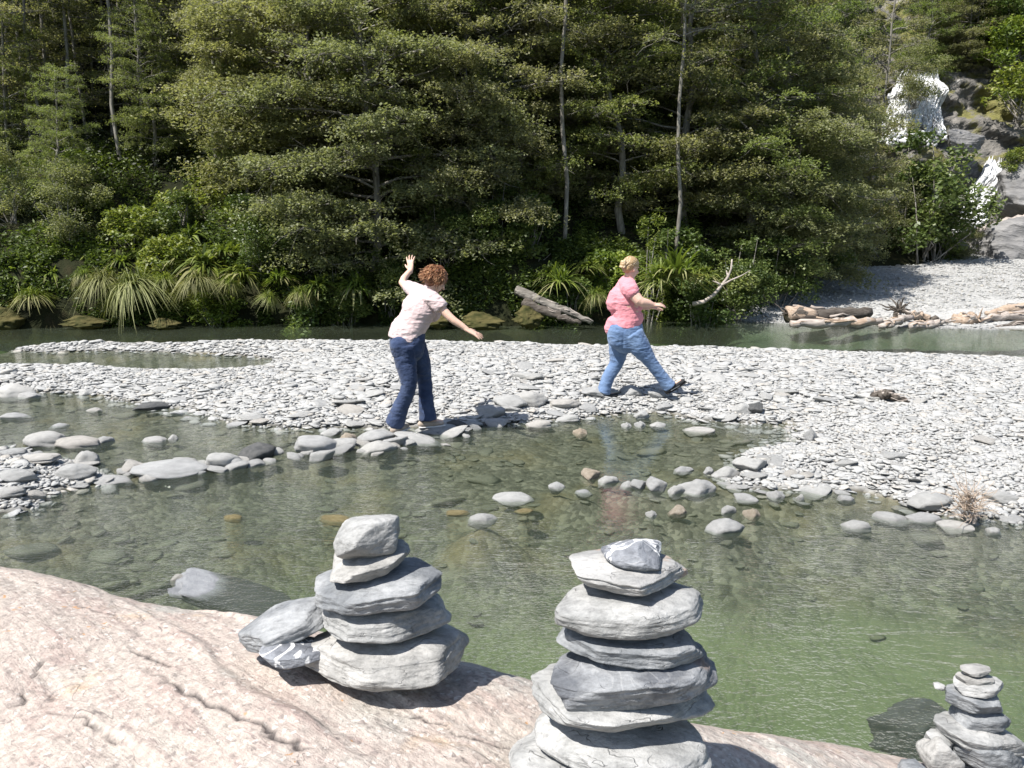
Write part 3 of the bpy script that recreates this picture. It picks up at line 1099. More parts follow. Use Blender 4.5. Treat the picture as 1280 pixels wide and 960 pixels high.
for px, Y, s in [(35, 26.0, .7), (245, 27, .75), (280, 24.2, .6), (320, 26, .72), (-15, 25, .66), (115, 28.5, .85), (225, 28, .85), (10, 28.5, .85)]:
    place_tree(['mid', 'mid2'][int(rng.integers(2))], px, Y, 'leafy young beech among the slender trunks at the upper left', 'leafy beeches of the upper left', s, None, .8, .75)
for px, Y, s, lab in [(80, 19.8, .42, 'small feathery young beech above the left tussocks'), (205, 22.2, .5, 'young beech hanging over the bright mossy slope'), (310, 21.2, .5, 'young beech over the shaded hollow right of the mossy slope'), (20, 22.0, .55, 'young leafy beech at the left edge over the bank')]:
    place_tree('mid', px, Y, lab, GU, s, None, 0, .9)
MS = 'olive crowned beech packed among others high on the slope'
for px, Y in [(400, 25), (440, 27), (505, 26), (570, 24.5), (630, 25), (690, 24), (745, 26), (820, 27), (890, 25.5), (940, 26.5), (985, 25), (355, 27), (475, 29), (540, 29), (610, 28.5), (670, 28), (720, 29), (790, 29.5), (860, 29), (920, 30), (1000, 29)]:
    place_tree(['mid', 'mid2', 'big'][int(rng.integers(3))], px, Y, MS, 'packed crowns high on the slope', rng.uniform(.8, 1.0))
HS = 'dim beech far up behind the other crowns'
for px, Y in [(20, 31), (75, 32), (130, 31.5), (190, 32), (250, 31), (310, 32), (370, 31.5), (420, 33), (500, 33), (580, 32), (650, 33), (730, 33), (810, 33.5), (880, 33), (960, 33), (0, 36), (100, 36), (200, 36), (300, 36), (400, 37), (500, 37), (600, 37), (700, 37), (800, 37), (900, 37), (1000, 37)]:
    place_tree(['mid', 'mid2', 'slim'][int(rng.integers(3))], px, Y, HS, 'dim crowns far up the slope', rng.uniform(.9, 1.1))
for px, Y in [(1130, 41), (1180, 43), (1230, 40), (1290, 43), (1080, 42), (1110, 43), (1160, 42)]:
    place_tree(['mid', 'mid2'][int(rng.integers(2))], px, Y, 'dark tree on the ridge above the waterfall', 'trees above the waterfall', rng.uniform(.9, 1.1), dz=.5)

for k, px, py, Y, lab, s in [('mid', 1128, 118, 36.0, 'dark tree leaning over the head of the broad waterfall', .62), ('wide', 1185, 100, 36.5, 'dark spreading tree on the rock right of the broad waterfall', .6), ('mid2', 1225, 70, 37.5, 'shaded tree high on the cliff at the upper right', .7), ('mid', 1160, 60, 38.5, 'tree straight above the broad waterfall', .8)]:
    place_tree(k, px, Y, lab, 'trees above the waterfall', s, None, 0, 1.0, 0, py)

# ------------------------------------------------------------------ shrubs along the bank
SV = {
    'dark': make_shrub(31, 2.0, 2.0, M_shrub, 30, (.085, .05)),
    'small': make_shrub(32, 1.5, 1.3, M_shrub, 24, (.10, .055)),
    'fresh': make_shrub(33, 1.5, 1.2, M_fresh, 24, (.10, .055)),
    'olive': make_shrub(34, 2.1, 2.2, M_beech, 30, (.065, .04), ragged=.5),
    'tall': make_shrub(35, 1.0, 2.6, M_fresh, 24, (.10, .022), flat=1.5),
}
used_s = set()


def place_shrub(kind, px, py, Y, label, group, s=1.0, on_slope=True, cat='shrub'):
    x = (px - 640) / FOC * (Y * CP)
    o = SV[kind] if kind not in used_s else copy_tree(SV[kind])
    used_s.add(kind)
    z = float(hill_z(np.array([x]), np.array([Y]))[0]) - .1 if on_slope else at(px, py, Y)[2]
    o.location = (x, Y, z)
    o.rotation_euler = (0, 0, rng.uniform(0, 6.28))
    o.scale = (s, s, s)
    tag(o, label, cat, group)
    return o


g = np.random.default_rng(78)
n = 60000
x, y = g.uniform(-22, -2.5, n), g.uniform(21.5, 33, n)
k = fbm(np.stack([x, y, 0 * x], 1) * .9, 3, 87) > -.2
x, y = x[k], y[k]
C = np.stack([x, y, hill_z(x, y) + np.abs(g.normal(0, .35, len(x)))], 1)
V, F = leaf_quads(C, 1.0, .13, .06, g)
mb = MB()
mb.add(V, F, np.repeat(np.clip(.25 + g.normal(0, .15, len(C)), 0, 1), 4))
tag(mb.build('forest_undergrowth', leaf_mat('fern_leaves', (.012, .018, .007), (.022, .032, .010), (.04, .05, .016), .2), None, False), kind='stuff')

GB = 'shrubs along the far bank'
SH = [
    ('olive', 85, 19.0, 'olive feathery shrub below the slender left trunks', .8),
    ('olive', 20, 19.4, 'brownish olive shrub at the left edge above the tussocks', .75),
    ('small', 225, 19.8, 'greyish shrub beside the bright mossy slope', .8),
    ('fresh', 170, 19.2, 'yellow green shrub on the sunlit slope above the tussocks', .9),
    ('fresh', 215, 18.6, 'bright green broad leaved shrub over the hanging tussocks', .8),
    ('fresh', 270, 18.3, 'bright shrub with hanging leaves right of the long tussocks', .8),
    ('dark', 325, 19.0, 'deep green shrub in the shaded hollow', .8),
    ('small', 375, 18.3, 'glossy dark shrub at the water left of the woman in pale pink', .9),
    ('dark', 430, 18.6, 'dark weeping shrub under the big spreading beech', .8),
    ('dark', 490, 18.7, 'dark shrub behind the raised hand of the woman in pale pink', .75),
    ('dark', 560, 19.0, 'dark shrub in shade right of the woman in pale pink', .8),
    ('dark', 615, 19.0, 'dark shrub above the fallen log', .8),
    ('small', 660, 19.2, 'leafy shrub behind the fallen log', 1.1),
    ('small', 710, 18.4, 'mid green shrub left of the woman in coral', 1.0),
    ('fresh', 765, 19.2, 'light green shrub above the head of the woman in coral', 1.0),
    ('tall', 812, 18.9, 'feathery upright bush right of the woman in coral', 1.0),
    ('small', 880, 18.6, 'shrub behind the bare dead branch', 1.0),
    ('small', 845, 19.4, 'grey green shrub above the flax clump', 1.1),
    ('dark', 930, 19.2, 'dark shrub right of the bare dead branch', .9),
    ('dark', 975, 20.6, 'shaded shrub at the left corner of the gravel beach', .95),
    ('dark', 1015, 23.5, 'shaded shrub halfway along the beach edge', 1.0),
    ('dark', 1050, 25.8, 'dark shrub at the back of the beach', 1.05),
    ('olive', 1090, 27.6, 'drooping shrub at the back of the beach left of the big leafy one', 1.0),
    ('dark', 1150, 28.0, 'big leafy green shrub in front of the waterfall', 1.9),
    ('small', 1175, 28.2, 'light green shrub at the top of the beach below the waterfall', 1.4),
    ('olive', 1140, 28.0, 'low mossy shrub at the top of the beach', .8),
    ('olive', 1200, 28.3, 'low shrub beside the lowest boulder', .6),
]
for k, px, Y, lab, s in SH:
    place_shrub(k, px, 0, Y, lab, GB, s)
for k, px, py, Y, lab, s in [('fresh', 1262, 140, 33.0, 'bright green shrub at the upper right edge above the cliff', 1.6), ('fresh', 1240, 85, 35.0, 'leafy green bush hanging over the cliff top', 1.7), ('dark', 1210, 60, 36.5, 'dark bush on the cliff top right of the falls', 1.5),
                             ('fresh', 1290, 60, 35.0, 'pale green bush at the top right corner', 1.8), ('fresh', 1262, 215, 30.6, 'yellow green moss mound on the big cliff boulder', .75), ('olive', 1125, 130, 33.6, 'small bush rooted left of the falls', 1.0)]:
    place_shrub(k, px, py, Y, lab, 'plants on the cliff', s, False)

# ------------------------------------------------------------------ tussocks on the bank
TV = [make_tussock(41, 560, .80, M_grassy, .015, .22, .55), make_tussock(42, 460, .66, M_fresh, .015, .30, .4), make_tussock(43, 150, 1.15, M_fresh, .05, .6, .2), make_tussock(44, 170, .75, M_fresh, .065, .45, .12)]
used_t = set()
FERNS = [(3, px, py, Y, lab, s) for px, py, Y, lab, s in [
    (150, 330, 18.6, 'bright fern clump right above the longest tussock', 1.0), (120, 318, 18.9, 'fern clump on the mossy knoll left of the longest tussock', .9), (195, 318, 19.0, 'yellow green fern clump on the sunlit slope', 1.0), (228, 325, 18.6, 'fern clump above the dark fringed tussock', 1.0),
    (255, 335, 18.3, 'broad hanging fern right of the dark fringed tussock', 1.1), (240, 298, 19.4, 'fern clump halfway up the sunlit slope', .9), (205, 285, 19.9, 'high fern clump on the sunlit slope', 1.0), (175, 262, 20.6, 'highest bright fern clump under the dark gap', 1.0),
    (280, 322, 18.8, 'fern clump at the right side of the sunlit slope', 1.0), (300, 345, 18.1, 'drooping fern at the right end of the sunlit bank', .9), (65, 345, 18.2, 'fern clump above the low left tussock', .9), (20, 350, 18.2, 'fern clump at the left edge above the water', 1.0),
    (350, 350, 18.2, 'fern in the shaded hollow', .9), (400, 360, 18.0, 'fern hanging by the water left of the person in pale pink', .9), (445, 362, 18.0, 'dim fern under the big spreading beech', .9), (690, 345, 18.4, 'fern above the fallen log', .9), (735, 335, 18.6, 'fern left of the head of the person in coral', .9), (880, 345, 18.3, 'fern behind the bare dead branch', .9)]]
for v, px, py, Y, lab, s in [
    (0, 128, 352, 17.9, 'pale drooping tussock left of the longest one above the water', 1.05),
    (0, 168, 358, 17.7, 'longest hanging tussock with straw coloured blades above the dark hollow', 1.15),
    (1, 105, 345, 18.1, 'tussock with upright straw tips on the mossy knoll', .9),
    (1, 40, 372, 17.6, 'low hanging tussock over the water at the left edge', .95),
    (1, 205, 352, 17.8, 'small tussock between the longest one and the dark fringe', .85),
    (0, 248, 352, 17.6, 'dark fringed tussock over the water right of the longest one', 1.1),
    (1, 285, 355, 17.7, 'leafy hanging tussock at the right end of the sunlit bank', .9),
    (1, 335, 372, 17.7, 'low yellow tussock at the water in the shaded hollow', .7),
    (1, 375, 368, 17.7, 'dim tussock below the glossy shrub', .7),
    (2, 845, 345, 17.6, 'flax clump with long strap leaves right of the woman in coral', 1.05),
    (2, 822, 352, 17.7, 'yellowish flax clump just right of the woman in coral', .85),
    *FERNS,
    (2, 700, 355, 18.0, 'strap leaved clump above the fallen log', .8),
    (1, 745, 370, 17.9, 'small clump at the water left of the woman in coral', .7),
]:
    o = TV[v] if v not in used_t else copy_tree(TV[v])
    used_t.add(v)
    o.location = at(px, py, Y)
    o.rotation_euler = (rng.uniform(-.15, .35), rng.uniform(-.25, .25), rng.uniform(0, 6))
    s *= rng.uniform(.8, 1.15)
    o.scale = (s, s * rng.uniform(.8, 1.2), s * rng.uniform(.75, 1.1))
    tag(o, lab, 'fern' if v == 3 else 'tussock', 'ferns on the far bank' if v == 3 else 'tussocks on the far bank')
    if v == 3:
        o.name = 'fern'

# ------------------------------------------------------------------ undergrowth: one uncountable cover of small leaves
g = np.random.default_rng(77)
mb = MB()
n = 150000
x = g.uniform(-14, 8, n)
y = bank_y(x) + g.uniform(0, 1, n) ** 1.4 * 6.5
x2 = g.uniform(-14, 4.6, 60000)
x, y = np.concatenate([x, x2]), np.concatenate([y, bank_y(x2) + g.uniform(-.15, 1.1, 60000)])
k = x < np.interp(y, [18, 22, 28], [4.6, 6.2, 8])
x, y = x[k], y[k]
z = hill_z(x, y)
N = np.stack([x, y, z], 1)
c = fbm(N * 1.6, 3, 81)
keep = (c > -.15) & (y > bank_y(x) - .12 + .7 * np.maximum(fbm(N * .8, 2, 85), 0))
x, y, z, c = x[keep], y[keep], z[keep], c[keep]
C = np.stack([x, y, z + np.abs(g.normal(0, .12, len(x))) + .45 * np.maximum(c, 0)], 1)
V, F = leaf_quads(C, 1.0, .11, .04, g)
leaf_tone = smooth(-.25, .45, fbm(C * .55, 2, 83)) * (.18 + .62 * smooth(-10.5, -8.5, C[:, 0]) * smooth(-4.6, -6.0, C[:, 0]))  # plants' own colour: brighter yellow-green on the mossy stretch, darker green elsewhere
mb.add(V, F, np.repeat(np.clip(leaf_tone + g.normal(0, .18, len(C)), 0, 1), 4))
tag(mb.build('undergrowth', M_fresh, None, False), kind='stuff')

# mossy ledge at the water line, left
Vm, Fm = rock_unit(61, 5, 5, 9, False, .34)
M_moss = simple_mat('mossy_bank', (.025, .03, .010), (.10, .085, .035), 4.0, .95, .6, .1, (1, 1, 1), .05)
for (px, py, w, h, lab) in [(105, 403, 70, 14, 'mossy brown ledge at the water under the left tussocks'), (205, 405, 50, 12, 'low mossy rock under the dark fringed tussock'), (5, 400, 60, 26, 'bright mossy lump at the water on the left edge'), (600, 402, 80, 20, 'low mossy rock at the water left of the fallen log'), (660, 397, 50, 24, 'dark mossy rock in front of the fallen log'), (545, 400, 50, 16, 'small mossy rock at the water in shade')]:
    Y = 17.35
    p = at(px, py, Y)
    o = link('mossy_rock', mesh_from('mossy_rock', Vm * .5, Fm, M_moss), None, (p[0], p[1], p[2]), (0, 0, rng.uniform(-.3, .3)))
    o.scale = (w * .0145, .7, h * .022)
    tag(o, lab, 'rock', 'mossy rocks at the far waterline')

# ------------------------------------------------------------------ cliff and falls on the right
def cliff_pt(px, py):
    Y = np.interp(py, [-60, 60, 200, 345], [41, 37.5, 33, 29.3])
    d = np.stack([(px - 640) / FOC, CP + (480 - py) / FOC * SP, -SP + (480 - py) / FOC * CP], 1)
    return np.array([0, 0, CAM_H]) + d * (Y / d[:, 1])[:, None]


def cliff_out(P):
    nz = fbm(P * np.array([.5, .5, .9]), 5, 90)
    rid = 1 - np.abs(fbm(P * np.array([.9, .9, 1.3]) + 5, 4, 91)) * 2
    dip = P[:, 2] * 1.5 + P[:, 0] * .8 + 1.0 * nz
    step = np.floor(dip)
    s0 = vnoise(np.stack([step, P[:, 0] * .5, 0 * step], 1), 92)
    s1 = vnoise(np.stack([step + 1, P[:, 0] * .5, 0 * step], 1), 92)
    f = smooth(.75, 1.0, dip - step)
    return .30 * fbm(P * 2.6, 5, 95) + .75 * nz + .3 * rid + .45 * (s0 * (1 - f) + s1 * f)


def cliff_material():
    g = G('wet_cliff')
    p = g.pos()
    q = g.map(p, (1, 1, 1), (R(20), R(28), 0))
    n = g.noise(g.map(q, (.7, .7, 2.2)), 1.3, 7, .7)
    c = g.ramp(n, [(.30, (.04, .038, .034)), (.45, (.12, .115, .105)), (.58, (.21, .195, .175)), (.72, (.40, .39, .37))])
    n2 = g.noise(g.map(q, (1, 1, 2)), 5.0, 6, .75)
    c = g.mix(.9, c, g.ramp(n2, [(.3, (.25,) * 3), (.5, (.5,) * 3), (.72, (.78,) * 3)]), 'OVERLAY')
    n = g.math('ADD', n, g.math('MULTIPLY', n2, .35))
    mo = g.noise(p, .75, 5, .65)
    c = g.mix(g.ramp(mo, [(.49, (0, 0, 0)), (.57, (1, 1, 1))]), c, g.mix(n2, (.07, .075, .018, 1), (.24, .22, .07, 1)))
    return g.done(g.bsdf(c, .6, g.bump(n, .9, .25), .4))


M_cliff = cliff_material()
nx, ny = 150, 130
U, W_ = np.meshgrid(np.linspace(1050, 1460, nx), np.linspace(352, -60, ny))
P = cliff_pt(U.ravel(), W_.ravel())
P[:, 1] -= cliff_out(P)
i = (np.arange(ny - 1)[:, None] * nx + np.arange(nx - 1)[None]).ravel()
tag(link('cliff', mesh_from('cliff', P, np.stack([i, i + 1, i + nx + 1, i + nx], 1), M_cliff)), 'grey mossy rock cliff behind the white falls on the right', 'cliff')


def foam_material():
    g = G('white_falling_water')
    p = g.pos()
    n = g.noise(g.map(p, (3.5, 3.5, .5)), 2.2, 5, .65)
    c = g.ramp(n, [(.3, (.70, .73, .74)), (.6, (.88, .88, .88))])
    al = g.ramp(g.noise(g.map(p, (7, 7, .55)), 1.6, 4, .6), [(.36, (.45,) * 3), (.50, (1, 1, 1))])
    sh = g.bsdf(c, .7, g.bump(n, .8, .3), .2)
    return g.done(g.n('MixShader', {0: al, 1: g.n('BsdfTransparent').outputs[0], 2: sh}).outputs[0])


M_foam = foam_material()


def strands(name, outline, label, seed, count):
    """falling water as many ragged strands over the rock, with broken water where they land"""
    left, right = outline
    g = np.random.default_rng(seed)
    y0, y1 = left[0][1], left[-1][1]
    mb = MB()
    for i in range(count):
        u = g.uniform(0, 1)
        a, b = y0 + (y1 - y0) * g.uniform(0, .7), y0 + (y1 - y0) * g.uniform(.4, 1)
        if b - a < 12:
            continue
        ys = np.linspace(a, b, 12)
        lx = np.interp(ys, [q[1] for q in left], [q[0] for q in left])
        rx_ = np.interp(ys, [q[1] for q in right], [q[0] for q in right])
        uu = np.clip(u + np.cumsum(g.normal(0, .02, 12)), 0, 1)
        P = cliff_pt(lx + (rx_ - lx) * uu, ys)
        P[:, 1] -= np.convolve(np.pad(cliff_out(P), 2, 'edge'), np.ones(5) / 5, 'valid') + .12 + g.uniform(0, .35)
        r = g.uniform(.02, .07) * np.sin(np.linspace(.25, PI - .15, 12))
        mb.add(*tube(P, r, 6, True, .9, i))
    ys = np.full(70, y1) + g.normal(0, 4, 70)
    P = cliff_pt(g.uniform(left[-1][0], right[-1][0], 70), ys)
    P[:, 1] -= cliff_out(P) + g.uniform(.1, .6, 70)
    for q in P:
        V, F = ico(2)
        V = V * g.uniform(.05, .16) * (1 + .5 * fbm(V * 2 + q, 2, 3))[:, None]
        mb.add(V + q, F)
    o = mb.build(name, M_foam)
    tag(o, label, 'waterfall', 'falls on the cliff')


strands('waterfall', ([(1116, 92), (1104, 130), (1097, 174)], [(1154, 92), (1168, 120), (1174, 174)]), 'broad white upper waterfall seen through tree branches', 1, 620)
strands('waterfall', ([(1229, 196), (1211, 245), (1190, 280)], [(1250, 196), (1241, 240), (1221, 280)]), 'narrow white lower cascade beside the grey boulder', 2, 300)
for q, (px, py, w, h, Y, lab) in enumerate([(1292, 246, 96, 80, 30.6, 'huge smooth grey boulder right of the lower cascade'), (1268, 312, 96, 62, 29.0, 'pale grey boulder at the foot of the cliff behind the beach'),
                                            (1205, 178, 50, 30, 32.0, 'dark wet rock between the two falls'), (1190, 318, 50, 40, 29.2, 'dark rock at the beach top beside the low shrub'), (1325, 300, 80, 90, 29.4, 'grey boulder at the right edge below the cliff')]):
    V, F = rock_unit(500 + q, 6, 7, 22, False, .14, .03)
    p = at(px, py, Y)
    s = Y / FOC
    M_b = simple_mat('cliff_boulder', (.09, .09, .09), (.24, .235, .23), 2.2, .75, .9, .3, (1, 1, 2.5), .2) if q == 0 else M_bb
    M_bb = M_b
    o = link('boulder', mesh_from('boulder', V * .5, F, M_b), None, p, (0, .25 if q < 2 else 0, .4 * q))
    o.scale = (w * s, w * s * .8, h * s * 1.1)
    tag(o, lab, 'boulder', 'boulders below the cliff')
# ------------------------------------------------------------------ the big pale boulder in front
_cr = [(-420, 640, 1.9), (-200, 668, 1.85), (0, 703, 1.78), (90, 722, 1.72), (180, 743, 1.66), (260, 757, 1.6), (330, 768, 1.56), (430, 786, 1.50), (590, 820, 1.46), (680, 842, 1.45), (800, 874, 1.46), (930, 908, 1.48), (1040, 926, 1.54), (1150, 946, 1.60), (1280, 985, 1.64), (1500, 1060, 1.6), (2000, 1250, 1.5)]
CR = np.array([at(x, y, Y) for x, y, Y in _cr])


def boulder_z(x, y):
    yc = np.interp(x, CR[:, 0], CR[:, 1])
    zc = np.interp(x, CR[:, 0], CR[:, 2])
    N = np.stack([x, y, 0 * x], 1)
    yc = yc + .02 * fbm(N * 3.1, 3, 7)
    t = y - yc
    w = .07
    z = zc + .012 - .95 * (np.sqrt(t * t + w * w) + t) / 2 - 1.3 * np.maximum(t - .2, 0) ** 2
    z = z - .05 * np.minimum(t, 0) ** 2
    z += .030 * fbm(N * 1.9 + 3, 3, 8) * smooth(-.05, -.35, t)
    z -= 1.4 * np.maximum(np.abs(x + .2) - 2.1, 0) ** 1.5 + .8 * np.maximum(-y - .7, 0) ** 1.5
    # foliation: low ridges running from upper left to lower right
    a = x * math.cos(R(-38)) + y * math.sin(R(-38))
    b = -x * math.sin(R(-38)) + y * math.cos(R(-38))
    z += .0065 * fbm(np.stack([a * 3, b * 16, 0 * a], 1), 4, 12) + .0022 * fbm(N * 45, 3, 13) + .0035 * fbm(N * 14, 3, 14)
    st = np.stack([a * 1.2, b * 5.0, 0 * a], 1)
    q = fbm(st, 3, 15)
    z += .010 * smooth(.02, .12, q)
    return z


def on_boulder(px, py):
    d = ray(px, py)
    ts = np.linspace(.5, 3.2, 500)
    P = np.array([0, 0, CAM_H]) + d[None] * ts[:, None]
    h = boulder_z(P[:, 0], P[:, 1])
    k = np.argmax(P[:, 2] < h)
    return P[k] if (P[:, 2] < h).any() else P[np.argmin(np.abs(P[:, 2] - h))]


CRACKS = [
    (.0065, .006, [(186, 838), (205, 850), (225, 862), (250, 876), (275, 886), (300, 893), (322, 906), (345, 921), (366, 928), (378, 939)]),
    (.006, .006, [(146, 811), (165, 815), (185, 821), (200, 828), (210, 831)]),
    (.005, .005, [(54, 826), (46, 840), (38, 850), (32, 866), (24, 882), (10, 887)]),
    (.004, .004, [(32, 862), (48, 867), (60, 866), (66, 878)]),
    (.005, .005, [(66, 890), (85, 895), (105, 900), (120, 903), (128, 922), (142, 935)]),
    (.004, .004, [(98, 755), (118, 764), (140, 769), (160, 787), (172, 796)]),
    (.003, .003, [(378, 939), (392, 936), (398, 940)]),
    (.004, .004, [(558, 945), (575, 950), (605, 955)]),
    (.004, .004, [(480, 885), (510, 895), (545, 905), (590, 925), (640, 940)]),
    (.003, .003, [(592, 845), (640, 862), (678, 873)]),
    (.003, .003, [(40, 727), (60, 735), (80, 742)]),
]
bx = np.concatenate([np.linspace(-3.6, -1.35, 46), np.linspace(-1.34, 1.4, 640), np.linspace(1.42, 3.4, 40)])
by = np.concatenate([np.linspace(-2.0, .62, 40), np.linspace(.63, 2.0, 380), np.linspace(2.02, 3.0, 40)])
X, Y = np.meshgrid(bx, by)
nx, ny = len(bx), len(by)
X, Y = X.ravel(), Y.ravel()
Z = boulder_z(X, Y)
crack = np.zeros(len(X))
wobx = .013 * fbm(np.stack([X * 34, Y * 34, 0 * X], 1), 4, 18)
woby = .013 * fbm(np.stack([X * 34, Y * 34, 0 * X + 5], 1), 4, 19)
brk = .35 + .65 * smooth(-.25, .2, fbm(np.stack([X * 14, Y * 14, 0 * X + 9], 1), 3, 20))
Pq = np.stack([X + wobx, Y + woby], 1)
near = (np.abs(X) < 1.4) & (Y > .6) & (Y < 2)
for wd, dp, line in CRACKS:
    L = np.array([on_boulder(a, b)[:2] for a, b in line])
    dd = np.full(len(X), 9.0)
    dd[near] = line_dist(Pq[near], L)
    v = np.exp(-np.abs(dd / (wd * .42)) ** 1.2) * brk
    Z -= dp * 1.5 * v
    # one side of a crack stands a little higher
    crack = np.maximum(crack, np.exp(-(dd / (wd * .40 + .0012)) ** 2) * brk)
i = (np.arange(ny - 1)[:, None] * nx + np.arange(nx - 1)[None]).ravel()


def boulder_material():
    g = G('pinkish_schist')
    p = g.pos()
    fol = g.map(p, (1, 4.5, 1), (0, 0, R(38)))
    fol = g.n('VectorRotate', {'Vector': p, 'Angle': R(38)}, rotation_type='Z_AXIS').outputs[0]
    fol = g.map(fol, (1, 4.5, 1))
    big = g.noise(p, 3.2, 5, .6)
    st = g.noise(fol, 5.5, 6, .68, .3)
    fine = g.noise(p, 70.0, 4, .7)
    grain = g.n('TexVoronoi', {'Vector': p, 'Scale': 150.0}).outputs['Color']
    gr = g.n('RGBToBW', {0: grain}).outputs[0]
    c = g.ramp(big, [(.32, (0.488, 0.457, 0.422)), (.5, (0.468, 0.418, 0.388)), (.66, (0.448, 0.451, 0.428))])
    c = g.mix(g.ramp(st, [(.50, (0, 0, 0)), (.66, (.5,) * 3)]), c, (0.377, 0.285, 0.268, 1))
    c = g.mix(g.ramp(g.noise(fol, 12.0, 5, .7), [(.58, (0, 0, 0)), (.70, (.8,) * 3)]), c, (0.260, 0.212, 0.208, 1))
    c = g.mix(g.ramp(g.noise(p, 5.0, 4, .6), [(.62, (0, 0, 0)), (.72, (.55,) * 3)]), c, (0.520, 0.398, 0.268, 1))
    c = g.mix(.85, c, g.ramp(fine, [(.28, (.30,) * 3), (.5, (.5,) * 3), (.72, (.64,) * 3)]), 'OVERLAY')
    c = g.mix(g.ramp(gr, [(.80, (0, 0, 0)), (.86, (.6,) * 3)]), c, (0.676, 0.663, 0.643, 1))
    c = g.mix(g.ramp(gr, [(.10, (.6,) * 3), (.2, (0, 0, 0))]), c, (0.221, 0.199, 0.194, 1))
    c = g.mix(g.ramp(g.noise(p, 24.0, 4, .75), [(.66, (0, 0, 0)), (.74, (.7,) * 3)]), c, (0.169, 0.159, 0.154, 1))
    # sparse orange lichen
    lv = g.n('TexVoronoi', {'Vector': g.n('VectorMath', {0: p, 1: g.n('TexNoise', {'Vector': p, 'Scale': 18.0}).outputs['Color']}, operation='ADD').outputs[0], 'Scale': 2.7})
    lm = g.ramp(lv.outputs['Distance'], [(.05, (.8,) * 3), (.10, (0, 0, 0))])
    c = g.mix(lm, c, (0.468, 0.252, 0.094, 1))
    c = g.mix(1.0, c, (.80, .765, .725, 1), 'MULTIPLY')
    # hairline cracks
    hc = g.math('ABSOLUTE', g.math('SUBTRACT', g.noise(g.map(fol, (1, .6, 1)), 3.4, 3, .5, .6), .5))
    hm = g.math('MULTIPLY', g.n('MapRange', {'Value': hc, 'From Max': .0045, 'To Min': .8, 'To Max': 0.0}).outputs[0], g.n('MapRange', {'Value': g.noise(p, 7.0, 2), 'From Min': .50, 'From Max': .6}).outputs[0])
    c = g.mix(hm, c, (.10, .085, .08, 1))
    c = g.mix(g.attr('crack'), c, (.045, .04, .04, 1))
    c = wet_dark(g, c, -.02, .08, .5)
    h = g.math('ADD', g.math('MULTIPLY', fine, .5), g.math('ADD', g.math('MULTIPLY', st, .8), g.math('MULTIPLY', gr, .12)))
    return g.done(g.bsdf(c, .85, g.bump(h, .7, .014), .2))


o = link('boulder', mesh_from('boulder', np.stack([X, Y, Z], 1), np.stack([i, i + 1, i + nx + 1, i + nx], 1), boulder_material(), True, {'crack': crack}))
tag(o, 'huge pale pinkish boulder with dark cracks that carries the stone stacks', 'boulder')


# ------------------------------------------------------------------ slate of the stacked stones
def slate_mat(name, a, b, vein=0.0, band=.34, rust=0.0):
    g = G(name)
    o = g.pos()
    r = g.rand()
    v = g.n('VectorMath', {0: o, 1: g.n('CombineXYZ', {0: g.math('MULTIPLY', r, 17.0), 1: g.math('MULTIPLY', r, 41.0)}).outputs[0]}, operation='ADD').outputs[0]
    n0 = g.noise(v, 11.0, 5, .62)
    lay = g.noise(g.map(v, (7, 7, 34), (R(6), R(-4), 0)), 2.0, 6, .68, .2)
    fine = g.noise(v, 190.0, 4, .7)
    mid = g.noise(g.map(v, (1, 2.4, 2), (0, 0, R(25))), 45.0, 5, .7)
    c = g.mix(g.n('MapRange', {'Value': n0, 'From Min': .40, 'From Max': .60}).outputs[0], (*[k * .86 for k in a], 1), (*[k * 1.06 for k in b], 1))
    c = g.mix(band, c, g.ramp(lay, [(.3, (.34,) * 3), (.5, (.5,) * 3), (.7, (.60,) * 3)]), 'OVERLAY')
    c = g.mix(.85, c, g.ramp(mid, [(.28, (.30,) * 3), (.5, (.5,) * 3), (.75, (.62,) * 3)]), 'OVERLAY')
    c = g.mix(.4, c, g.ramp(fine, [(.3, (.38,) * 3), (.5, (.5,) * 3), (.7, (.60,) * 3)]), 'OVERLAY')
    # thin dark hairlines between the layers
    hl = g.noise(g.map(v, (5, 5, 26), (R(14), R(9), 0)), 2.6, 3, .5, .5)
    d = g.math('ABSOLUTE', g.math('SUBTRACT', hl, .5))
    msk = g.math('MULTIPLY', g.n('MapRange', {'Value': d, 'From Min': .0, 'From Max': .010, 'To Min': 1.0, 'To Max': 0.0}).outputs[0], g.n('MapRange', {'Value': g.noise(v, 16.0, 2), 'From Min': .52, 'From Max': .62}).outputs[0])
    c = g.mix(g.math('MULTIPLY', msk, .5), c, (.07, .07, .07, 1))
    if vein:
        w = g.noise(g.map(v, (1, 1, 1), (R(30), R(50), R(20))), 14.0, 3, .5, 1.5)
        dv = g.math('ABSOLUTE', g.math('SUBTRACT', w, .5))
        c = g.mix(g.n('MapRange', {'Value': dv, 'From Min': .01, 'From Max': .035, 'To Min': vein, 'To Max': 0.0}).outputs[0], c, (.68, .68, .67, 1))
    if rust:
        c = g.mix(g.ramp(g.noise(v, 9.0, 4, .6), [(.60, (0, 0, 0)), (.68, (rust,) * 3)]), c, (.34, .20, .12, 1))
    h = g.math('ADD', g.math('MULTIPLY', lay, .7), g.math('ADD', g.math('MULTIPLY', mid, .5), g.math('ADD', g.math('MULTIPLY', fine, .42), g.math('MULTIPLY', msk, -1.2))))
    return g.done(g.bsdf(c, .8, g.bump(h, .6, .007), .25))


